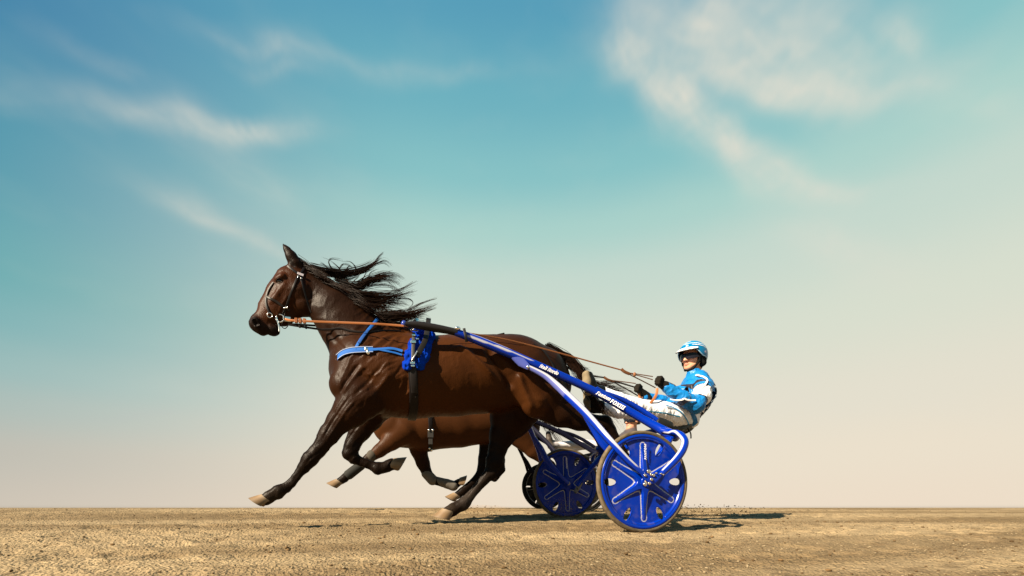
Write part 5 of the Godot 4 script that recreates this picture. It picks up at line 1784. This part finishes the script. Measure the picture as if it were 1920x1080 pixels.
func make_driver() -> void:
	var L := NEAR_L
	var base := at(1285, 800, L)
	var t := thing("person", "driver in bright blue and white silks with a blue helmet, leaning back in the seat", "person", base, "drivers in the race")
	# body under the clothes, one figure with the head
	var skin := Body.new()
	var tone := Color(0.62, 0.30, 0.175)
	chain(skin, [[1284, 780, 0, 20], [1300, 750, 0, 22], [1305, 722, 0, 18], [1301, 702, 0, 9.5]], L, 1.1, 0.03, tone)
	chain(skin, [[1318, 724, -0.18, 9], [1304, 758, -0.26, 8], [1276, 744, -0.25, 7], [1246, 724, -0.24, 6]], L, 1.0, 0.02, tone)
	chain(skin, [[1292, 726, 0.18, 9], [1262, 758, 0.25, 8], [1235, 751, 0.24, 7], [1206, 741, 0.22, 6]], L, 1.0, 0.02, tone)
	chain(skin, [[1284, 783, -0.1, 18], [1240, 770, -0.17, 14], [1196, 762, -0.2, 11], [1160, 748, -0.24, 9], [1120, 731, -0.27, 7], [1106, 718, -0.28, 6]], L, 1.0, 0.02, tone)
	chain(skin, [[1280, 784, 0.1, 18], [1235, 778, 0.16, 14], [1190, 772, 0.2, 10], [1158, 771, 0.23, 9], [1122, 764, 0.25, 7], [1108, 752, 0.26, 6]], L, 1.0, 0.02, tone)
	var c := at(1297.5, 671.5, L)
	var f := Vector3(-0.94, -0.03, 0.31).normalized()
	var u := Vector3(0.10, 1.0, 0.02); u = (u - f * u.dot(f)).normalized()
	var s := u.cross(f)
	add_head(skin, c, s, u, f)
	part("body", skin.build(0.0065).mesh(), painted("skin", 0.55, 0.35, 0.85), t)
	# jacket
	var cyan := Color(0.005, 0.135, 0.38)
	var j := Body.new()
	chain(j, [[1285, 778, 0, 24], [1299, 755, 0, 26], [1308, 737, 0, 27], [1305, 717, 0, 19]], L, 1.35, 0.03, cyan)
	chain(j, [[1319, 724, -0.17, 15], [1306, 714, 0, 16], [1294, 722, 0.17, 15]], L, 1.0, 0.04, cyan)
	chain(j, [[1278, 742, 0.02, 20], [1262, 760, 0.06, 14]], L, 1.3, 0.04, cyan)
	chain(j, [[1319, 725, -0.19, 16.5], [1316, 742, -0.25, 16], [1306, 758, -0.275, 15.5]], L, 1.0, 0.03, cyan)
	chain(j, [[1305, 759, -0.275, 15.5], [1280, 747, -0.27, 13.5], [1262, 734, -0.255, 11.5], [1250, 726, -0.245, 9.8]], L, 1.0, 0.012, cyan)
	chain(j, [[1292, 726, 0.19, 15], [1264, 760, 0.25, 13]], L, 1.0, 0.03, cyan)
	chain(j, [[1264, 760, 0.25, 13], [1235, 753, 0.24, 11.5], [1211, 743, 0.22, 9]], L, 1.0, 0.012, cyan)
	chain(j, [[1300, 708, 0, 13], [1299.5, 699.5, 0, 12]], L, 1.0, 0.015, cyan)
	var nape := at(1299, 690, L)
	j.bone(nape, 0.052, nape + Vector3(0, 0.06, 0), 0.07, 1.0, 0.004, Color(0, 0, 0, 0), true)
	var jm := j.build(0.006, creases)
	var sh := at(1319, 725, L - 0.19); var el := at(1306, 758, L - 0.275); var wr := at(1250, 726, L - 0.245)
	var fsh := at(1292, 726, L + 0.19); var fel := at(1264, 760, L + 0.25)
	var chest0 := at(1278, 735, L - 0.10); var chest1 := at(1264, 728, L)
	for i in jm.v.size():
		var p := jm.v[i]
		var col := Color(0.005, 0.135, 0.38)
		var ta := (p - sh).dot(el - sh) / (el - sh).length_squared()
		var da := (p - sh - (el - sh) * ta).length()
		var tf := (p - el).dot(wr - el) / (wr - el).length_squared()
		var df := (p - el - (wr - el) * clampf(tf, 0, 1)).length()
		if da < 0.12 and ta > 0.10 and ta < 0.95 and df > 0.075:
			if ta > 0.28 and ta < 0.80: col = Color(0.74, 0.74, 0.78)
			elif ta > 0.22 and ta < 0.86: col = Color(0.012, 0.012, 0.018)
		else:
			var tg := (p - fsh).dot(fel - fsh) / (fel - fsh).length_squared()
			if (p - fsh - (fel - fsh) * clampf(tg, 0, 1)).length() < 0.09 and tg > 0.4 and tg < 0.9: col = Color(0.74, 0.74, 0.78)
			# dark panel across the breast and down the back, white flank
			var px := (p - at(1284, 740, L)).dot(Vector3(0.55, 0.83, 0))
			if p.z > -L - 0.12 and df > 0.075:
				var q := Vector2(p.x - at(1285, 732, L).x, p.y - at(1285, 732, L).y)
				var k := q.rotated(0.62)
				if absf(k.x) < 0.075 and absf(k.y) < 0.028: col = Color(0.02, 0.018, 0.022)
			var low := at(1290, 775, L)
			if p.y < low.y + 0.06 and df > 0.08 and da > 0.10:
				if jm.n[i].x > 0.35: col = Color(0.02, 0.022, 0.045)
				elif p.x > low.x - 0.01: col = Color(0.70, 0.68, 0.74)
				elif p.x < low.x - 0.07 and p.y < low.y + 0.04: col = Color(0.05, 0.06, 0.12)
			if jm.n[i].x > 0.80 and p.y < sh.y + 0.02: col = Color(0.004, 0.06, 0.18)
		jm.c[i] = col
	part("jacket", jm.mesh(), cloth("nylon", 0.42), t)
	# piping on shoulder and sleeve
	var pip := MB.new()
	strap(pip, hugs(j, [[1306, 705], [1318, 708], [1325, 714], [1322, 722], [1316, 729]], 0.010), 0.015, 0.006, j, Color(0.8, 0.8, 0.82))
	part("piping", pip.mesh(), painted("cord", 0.6, 0.4, 0.8), t)
	pip = MB.new()
	strap(pip, hugs(j, [[1258, 746.5], [1268, 749], [1279, 749], [1282, 747]], 0.011), 0.013, 0.006, j, Color(0.8, 0.8, 0.82))
	part("piping", pip.mesh(), painted("cord", 0.6, 0.4, 0.8), t)
	pip = MB.new()
	strap(pip, hugs(j, [[1282, 747], [1290, 750], [1303, 751]], 0.011), 0.013, 0.006, j, Color(0.8, 0.8, 0.82))
	part("piping", pip.mesh(), painted("cord", 0.6, 0.4, 0.8), t)
	# trousers
	var wcol := Color(0.76, 0.75, 0.79)
	var tr := Body.new()
	chain(tr, [[1286, 784, -0.06, 24], [1262, 778, -0.13, 22], [1236, 771, -0.17, 18.5], [1196, 762, -0.2, 14]], L, 1.0, 0.03, wcol)
	chain(tr, [[1196, 762, -0.2, 14], [1160, 748, -0.24, 11.5], [1127, 733, -0.265, 9.5]], L, 1.0, 0.015, wcol)
	chain(tr, [[1284, 785, 0.06, 24], [1235, 776, 0.16, 18], [1190, 771, 0.2, 14]], L, 1.0, 0.03, wcol)
	chain(tr, [[1190, 771, 0.2, 14.5], [1160, 770, 0.23, 13.5], [1126, 763, 0.25, 11]], L, 1.0, 0.015, wcol)
	var tm := tr.build(0.007, func(p, n): return 0.012 * (0.45 - absf(noise_a.get_noise_3d(p.x * 900.0, p.y * 220.0, p.z * 220.0)) * 2.0) * sm(0.4, -0.6, n.y) + 0.004 * noise_b.get_noise_3d(p.x * 80.0, p.y * 80.0, p.z * 80.0))
	for i in tm.v.size():
		var p := tm.v[i]
		var q := at(1283, 776, L - 0.1)
		var d := (p - q)
		var along := d.x * 0.62 - d.y * 0.78
		if p.z > -L + 0.0 and absf(d.x * 0.78 + d.y * 0.62) < 0.028 and absf(along) < 0.13: tm.c[i] = Color(0.006, 0.11, 0.28)
	part("trousers", tm.mesh(), cloth("nylon_white", 0.6), t)
	var seam := MB.new()
	strap(seam, hugs(tr, [[1216, 771], [1230, 772.5], [1246, 774.5], [1260, 778], [1274, 781]], 0.006), 0.012, 0.004, tr, Color(0.05, 0.22, 0.36))
	part("seam_stripe", seam.mesh(), painted("cord", 0.6, 0.4, 0.8), t)
	seam = MB.new()
	strap(seam, hugs(tr, [[1248, 761], [1262, 765], [1276, 773], [1286, 786], [1291, 795]], 0.008), 0.010, 0.004, tr, Color(0.04, 0.28, 0.55))
	part("seam_stripe", seam.mesh(), painted("cord", 0.6, 0.4, 0.8), t)
	# boots with pale worn soles
	var bc := Color(0.014, 0.013, 0.012)
	for e in 2:
		var bo := Body.new()
		if e == 0:
			chain(bo, [[1127, 733, -0.265, 10], [1114, 731, -0.275, 10.5]], L, 1.0, 0.02, bc)
			chain(bo, [[1111, 733, -0.275, 9.5], [1107, 717, -0.28, 9.5], [1104.5, 704, -0.28, 7.5]], L, 1.0, 0.02, bc)
		else:
			chain(bo, [[1126, 763, 0.25, 12], [1115, 763, 0.26, 12]], L, 1.0, 0.02, bc)
			chain(bo, [[1112, 763, 0.26, 10.5], [1108, 750, 0.26, 9.5], [1106, 738, 0.26, 7.5]], L, 1.0, 0.02, bc)
		part("boot", bo.build(0.008).mesh(), painted("boot_leather", 0.4, 0.2), t)
		var so := Body.new()
		var tan := Color(0.34, 0.27, 0.17)
		var a := at(1098.5, 701, L - 0.28) if e == 0 else at(1099, 737, L + 0.26)
		var b := at(1100.5, 718, L - 0.28) if e == 0 else at(1101, 752, L + 0.26)
		var h := at(1104, 734, L - 0.28) if e == 0 else at(1103, 765, L + 0.26)
		for z in [-0.018, 0.018]:
			var o := Vector3(0, 0, z)
			so.bone(a + o, 0.022, b + o, 0.026, 1.0, 0.03, tan)
			so.bone(b + o * 0.6, 0.022, h + o * 0.6, 0.026, 1.0, 0.03, tan)
		part("boot_sole", so.build(0.007, func(p, _n): return 0.002 * noise_a.get_noise_3d(p.x * 900.0, p.y * 900.0, p.z * 300.0)).mesh(), painted("sole_rubber", 0.9, 0.2), t)
	# gloves
	var g := Body.new()
	var gc := Color(0.020, 0.017, 0.014)
	var nw := at(1249, 725, L - 0.245); var npalm := at(1240, 720, L - 0.24)
	fist(g, nw, npalm, Vector3(-0.85, 0.42, 0.25).normalized(), Vector3(0.42, 0.9, 0).normalized(), Vector3(0.2, -0.1, 1).normalized(), gc)
	g.bone(at(1258, 730, L - 0.245), 0.046, at(1248, 724, L - 0.245), 0.040, 1.0, 0.01, gc)
	part("glove", g.build(0.0045).mesh(), painted("glove_leather", 0.7, 0.15), t)
	g = Body.new()
	fist(g, at(1209, 741, L + 0.22), at(1200, 733, L + 0.21), Vector3(-0.85, 0.42, 0.25).normalized(), Vector3(0.42, 0.9, 0).normalized(), Vector3(0.2, -0.1, 1).normalized(), gc)
	g.bone(at(1215, 746, L + 0.22), 0.044, at(1207, 739, L + 0.22), 0.038, 1.0, 0.01, gc)
	part("glove", g.build(0.0045).mesh(), painted("glove_leather", 0.6), t)
	headgear(t, c, s, u, f)

func headgear(t: Node3D, c: Vector3, s: Vector3, u: Vector3, f: Vector3) -> void:
	var teal := Color(0.003, 0.115, 0.27)
	var low := func(az: float) -> float:
		var a := absf(wrapf(az, -180, 180))
		return lerpf(16.0, lerpf(-14.0, -38.0, sm(95, 150, a)), sm(38, 88, a))
	var top := func(_az: float) -> float: return 89.0
	var art := func(az: float, el: float) -> Color:
		var a := wrapf(az, -180, 180)
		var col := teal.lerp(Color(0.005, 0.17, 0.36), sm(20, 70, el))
		var w := 3.0 * sin(deg_to_rad(a * 2.0))
		if absf(el - 41.0 - w + a * 0.05) < 1.1 and a > -70 and a < 130: col = Color(0.85, 0.87, 0.9)
		if absf(el - 32.0 - w + a * 0.07) < 0.9 and a > 35 and a < 140: col = Color(0.85, 0.87, 0.9)
		if absf(el - 29.0 - w + a * 0.07) < 1.4 and a > 40 and a < 140: col = Color(0.01, 0.015, 0.03)
		if absf(el - 58.0 - a * 0.35) < 2.8 and a > -40 and a < 15: col = Color(0.85, 0.87, 0.9)
		if absf(el - 29.0) < 2.5 and absf(a - 12.0) < 5.0: col = Color(0.8, 0.82, 0.85)
		if el > 0 and el < 8 and a > 88 and a < 102 and fmod(a + el * 2.0, 5.0) < 2.4: col = Color(0.7, 0.5, 0.62)
		if el > -8 and el < 10 and a > 112 and a < 124: col = Color(0.45, 0.55, 0.72)
		return col
	var hc := c + u * 0.025 - f * 0.012
	var mb := MB.new()
	patch(mb, hc, s, u, f, Vector3(0.122, 0.130, 0.146), -180, 180, low, top, 0.018, art, 120, 48)
	part("helmet", mb.mesh(), painted("helmet_shell", 0.2, 0.35, 0.9), t)
	# rim bead
	mb = MB.new()
	var bead := PackedVector3Array()
	for i in 73:
		var az := deg_to_rad(i * 5.0 - 180.0)
		var el := deg_to_rad(low.call(i * 5.0 - 180.0))
		bead.append(hc + s * sin(az) * cos(el) * 0.121 + u * sin(el) * 0.129 + f * cos(az) * cos(el) * 0.145)
	mb.round_tube(bead, 0.004, 8, Color(0.25, 0.4, 0.5))
	part("helmet_rim", mb.mesh(), painted("helmet_shell", 0.12), t)
	# white peak
	mb = MB.new()
	for layer in 2:
		var start := mb.v.size()
		for i in 9:
			for j in 25:
				var az := deg_to_rad(lerpf(-58, 58, j / 24.0))
				var r := float(i) / 8.0
				var e := deg_to_rad(17.0)
				var p := hc + s * sin(az) * cos(e) * 0.122 + u * (sin(e) * 0.130) + f * cos(az) * cos(e) * 0.146
				var out := (s * sin(az) * 0.5 + f * cos(az)).normalized()
				var droop := -0.30 + 0.32 * absf(sin(az))
				p += (out + u * (-0.50 - 0.2 * r)) * r * 0.046 * pow(cos(az * 1.35), 0.6) + u * (0.006 if layer == 0 else 0.002)
				mb.vert(p, u if layer == 0 else -u, Color(0.82, 0.81, 0.80) if layer == 0 else Color(0.4, 0.4, 0.42))
		for i in 8:
			for j in 24:
				var a := start + i * 25 + j
				mb.quad(a, a + 1, a + 26, a + 25)
	mb.smooth()
	part("helmet_peak", mb.mesh(), painted("peak", 0.4, 0.4, 0.9), t)
	# goggles
	mb = MB.new()
	var gl := func(az: float) -> float: return -16.0 + 9.0 * exp(-pow(az / 9.0, 2.0)) + 8.0 * sm(45, 75, absf(az))
	var gh := func(az: float) -> float: return 12.0 - 3.0 * sm(45, 75, absf(az))
	patch(mb, c + f * 0.006, s, u, f, Vector3(0.097, 0.112, 0.108), -76, 76, gl, gh, 0.004, func(_a, _e): return Color(0.02, 0.022, 0.035), 40, 10)
	part("goggles", mb.mesh(), painted("goggle_lens", 0.16, 0.3), t)
	# padding and hair under the shell, chin strap
	var pad := Body.new()
	var w := func(x: float, y: float, z: float) -> Vector3: return c + s * x + u * y + f * z
	var dk := Color(0.012, 0.012, 0.014)
	for e in [-1.0, 1.0]:
		pad.bone(w.call(e * 0.088, 0.02, 0.012), 0.020, w.call(e * 0.078, -0.05, -0.05), 0.026, 1.0, 0.02, dk)
		pad.bone(w.call(e * 0.078, -0.05, -0.05), 0.030, w.call(0, -0.065, -0.085), 0.034, 1.0, 0.02, dk)
		pad.bone(w.call(e * 0.092, 0.03, 0.03), 0.010, w.call(e * 0.080, -0.045, 0.012), 0.014, 1.0, 0.012, dk)
		pad.bone(w.call(e * 0.078, -0.045, 0.010), 0.013, w.call(e * 0.040, -0.108, 0.040), 0.010, 1.0, 0.01, dk)
		pad.bone(w.call(e * 0.040, -0.108, 0.040), 0.010, w.call(0, -0.122, 0.052), 0.008, 1.0, 0.01, dk)
	pad.bone(w.call(0, 0.03, -0.09), 0.045, w.call(0, -0.06, -0.085), 0.042, 1.0, 0.02, dk)
	part("helmet_padding", pad.build(0.005).mesh(), painted("padding", 0.8, 0.2), t)

func make_far_driver(L: float) -> void:
	var t := thing("person", "second driver in white trousers, mostly hidden behind the dark horse's hind leg", "person", at(1150, 850, L), "drivers in the race")
	var skin := Body.new()
	var white := Color(0.70, 0.68, 0.72)
	var coatc := Color(0.06, 0.05, 0.05)
	chain(skin, [[1158, 846, 0, 14], [1172, 828, 0, 16], [1182, 815, 0, 13], [1184, 803, 0, 6]], L, 1.3, 0.03, coatc)
	chain(skin, [[1186, 818, -0.17, 8], [1162, 832, -0.24, 7.5], [1132, 826, -0.2, 5.5]], L, 1.0, 0.02, coatc)
	chain(skin, [[1178, 818, 0.17, 8], [1155, 832, 0.24, 7.5], [1128, 826, 0.2, 5.5]], L, 1.0, 0.02, coatc)
	chain(skin, [[1156, 848, -0.08, 13], [1128, 839, -0.16, 11], [1096, 832, -0.2, 8.5], [1068, 834, -0.22, 7], [1040, 834, -0.24, 6]], L, 1.0, 0.02, white)
	chain(skin, [[1156, 848, 0.08, 13], [1128, 838, 0.16, 11], [1098, 834, 0.2, 8.5], [1068, 840, 0.22, 7.5], [1042, 840, 0.24, 6]], L, 1.0, 0.02, white)
	for e in [-1.0, 1.0]:
		chain(skin, [[1042, 835, e * 0.24, 6.5], [1033, 836, e * 0.25, 6.5], [1030, 824, e * 0.25, 6], [1028, 813, e * 0.25, 4.5]], L, 1.0, 0.012, Color(0.05, 0.038, 0.028))
		# hands
		chain(skin, [[1130, 826, e * 0.2, 5], [1122, 824, e * 0.2, 5.5]], L, 1.0, 0.01, Color(0.34, 0.14, 0.08))
		for k in 4:
			chain(skin, [[1121, 821.5 + k * 1.9, e * 0.2, 1.8], [1115, 822 + k * 1.9, e * 0.19, 1.7], [1114, 823.5 + k * 1.8, e * 0.165, 1.6]], L, 1.0, 0.006, Color(0.34, 0.14, 0.08))
	var c := at(1184, 790, L)
	var f := Vector3(-0.95, 0.02, 0.30).normalized()
	var u := Vector3(0.25, 1, 0); u = (u - f * u.dot(f)).normalized()
	var s := u.cross(f)
	add_head(skin, c, s, u, f)
	part("body", skin.build(0.009, func(p, n): return 0.006 * noise_a.get_noise_3d(p.x * 120.0, p.y * 120.0, p.z * 60.0) if p.y < c.y - 0.14 else 0.0).mesh(), painted("skin", 0.6), t)
	var mb := MB.new()
	var low := func(az: float) -> float: return lerpf(16.0, -25.0, sm(38, 110, absf(wrapf(az, -180, 180))))
	patch(mb, c + u * 0.025 - f * 0.012, s, u, f, Vector3(0.122, 0.130, 0.146), -180, 180, low, func(_a): return 89.0, 0.018, func(_a, _e): return Color(0.04, 0.03, 0.03), 60, 24)
	part("helmet", mb.mesh(), painted("helmet_shell", 0.12), t)
	mb = MB.new()
	patch(mb, c + f * 0.006, s, u, f, Vector3(0.097, 0.112, 0.108), -76, 76, func(_a): return -14.0, func(_a): return 11.0, 0.004, func(_a, _e): return Color(0.02, 0.022, 0.03), 24, 6)
	part("goggles", mb.mesh(), painted("goggle_lens", 0.06), t)

# ---------------------------------------------------------------- reins
func rein(mb: MB, list: Array, wide: float, thick: float, col: Color, per := 6) -> void:
	strap(mb, marks(list, per), wide, thick, null, col)

func make_reins(b: Body) -> void:
	var tan := Color(0.50, 0.17, 0.045)
	var black := Color(0.03, 0.018, 0.012)
	var m := painted("tan_leather", 0.5, 0.4)
	var L := NEAR_L
	var t := thing("driving_rein", "tan leather rein from the dark horse's bit to the blue driver's near hand", "rein", at(760, 610, 0.42), "reins of the blue driver")
	var bit := hug(b, 525.5, 597, 0.010)
	var s := MB.new()
	var start := path([bit + Vector3(0.026, 0, 0.002), at(545, 600.5, 0.60), at(580, 602.5, 0.56), at(620, 604, 0.52), at(660, 605.5, 0.47), at(700, 607, 0.42), at(730, 609, 0.40), at(757, 611, 0.37)], 5)
	strap(s, start, 0.0145, 0.005, null, tan)
	rein(s, [[757, 611, 0.37], [800, 616, 0.40], [850, 621, 0.43], [905, 629, 0.45], [950, 637, 0.46], [1000, 649, 0.47], [1060, 665, 0.47], [1120, 681.5, 0.465], [1166, 694, 0.46]], 0.011, 0.005, Color(0.42, 0.16, 0.055))
	part("strap", s.mesh(), m, t)
	s = MB.new()
	rein(s, [[1165, 692, 0.46], [1171, 697, 0.46], [1180, 701, 0.46]], 0.024, 0.010, Color(0.30, 0.12, 0.045))
	part("hand_loop", s.mesh(), m, t)
	s = MB.new()
	rein(s, [[1174, 698.5, 0.46], [1195, 701.5, 0.46], [1224, 706, 0.46]], 0.008, 0.005, Color(0.3, 0.13, 0.07))
	part("hand_loop", s.mesh(), m, t)
	s = MB.new()
	rein(s, [[1178, 700, 0.46], [1200, 705, 0.46], [1224, 712, 0.46]], 0.008, 0.005, Color(0.28, 0.12, 0.06))
	part("hand_loop", s.mesh(), m, t)
	s = MB.new()
	rein(s, [[1176, 700, 0.46], [1200, 712, 0.46], [1229, 727, 0.46]], 0.009, 0.005, Color(0.12, 0.06, 0.035))
	part("hand_loop", s.mesh(), m, t)
	s = MB.new()
	rein(s, [[1232, 728, 0.45], [1231, 738, 0.44], [1226, 748, 0.44], [1217, 758, 0.45]], 0.022, 0.006, tan)
	part("rein_end", s.mesh(), m, t)
	for q in [[555.5, 601], [563, 601.5], [571, 602]]:
		s = MB.new()
		s.block(at(q[0], q[1], 0.575), Vector3(0.010, 0.017, 0.008), Basis(), Color(0.40, 0.13, 0.035))
		part("keeper", s.mesh(), m, t)
	s = MB.new()
	s.ball(at(1190, 702, 0.46), Vector3(0.014, 0.018, 0.010), Color(0.40, 0.16, 0.06), 8)
	part("keeper", s.mesh(), m, t)
	s = MB.new()
	s.block(bit + Vector3(0.045, -0.002, 0.004), Vector3(0.024, 0.016, 0.006), Basis())
	part("rein_clip", s.mesh(), mat("steel", 0.75, 0.74, 0.72, 0.22, 1.0), t)
	t = thing("driving_rein", "dark rein ending in the blue driver's far hand above the tail", "rein", at(1100, 702, 0.93), "reins of the blue driver")
	s = MB.new()
	var fb := Vector3(bit.x, bit.y, -2.0 * L - bit.z)
	strap(s, path([fb, at(700, 618, 1.0), at(850, 634, 0.98), at(950, 648, 0.95), at(1010, 664, 0.93), at(1060, 688, 0.92), at(1106, 703.5, 0.92), at(1134, 708, 0.92)], 5), 0.014, 0.006, null, black)
	part("strap", s.mesh(), m, t)
	s = MB.new()
	rein(s, [[1132, 707, 0.92], [1140, 712, 0.92], [1152, 716, 0.92]], 0.022, 0.010, Color(0.30, 0.12, 0.045))
	part("strap", s.mesh(), m, t)
	s = MB.new()
	rein(s, [[1150, 714, 0.92], [1170, 716, 0.92], [1192, 719, 0.92]], 0.009, 0.005, Color(0.3, 0.13, 0.07))
	part("strap", s.mesh(), m, t)
	s = MB.new()
	rein(s, [[1148, 714, 0.92], [1170, 720, 0.92], [1190, 726, 0.92]], 0.014, 0.006, black)
	part("strap", s.mesh(), m, t)
	s = MB.new()
	rein(s, [[1142, 712, 0.92], [1170, 727, 0.92], [1196, 742, 0.92]], 0.012, 0.006, black)
	part("strap", s.mesh(), m, t)
	s = MB.new()
	rein(s, [[1198, 737, 0.90], [1199, 745, 0.90], [1198.5, 752, 0.90]], 0.022, 0.006, tan)
	part("strap", s.mesh(), m, t)
	# crupper strap along the back
	t = thing("back_strap", "thin dark strap lying along the dark horse's rump to its tail", "strap", at(930, 630, L))
	s = MB.new()
	strap(s, hugs(b, [[1000, 645], [1010, 652], [1022, 664], [1034, 682], [1042, 702], [1046, 722]], 0.005), 0.014, 0.005, b, Color(0.02, 0.012, 0.01))
	part("strap", s.mesh(), painted("black_leather", 0.45), t)
	s = MB.new()
	strap(s, marks([[900, 634, 0.62], [920, 631.5, 0.62], [946, 626, 0.60]], 4), 0.02, 0.01, null, Color(0.015, 0.014, 0.013))
	part("strap", s.mesh(), painted("black_leather", 0.45), t)
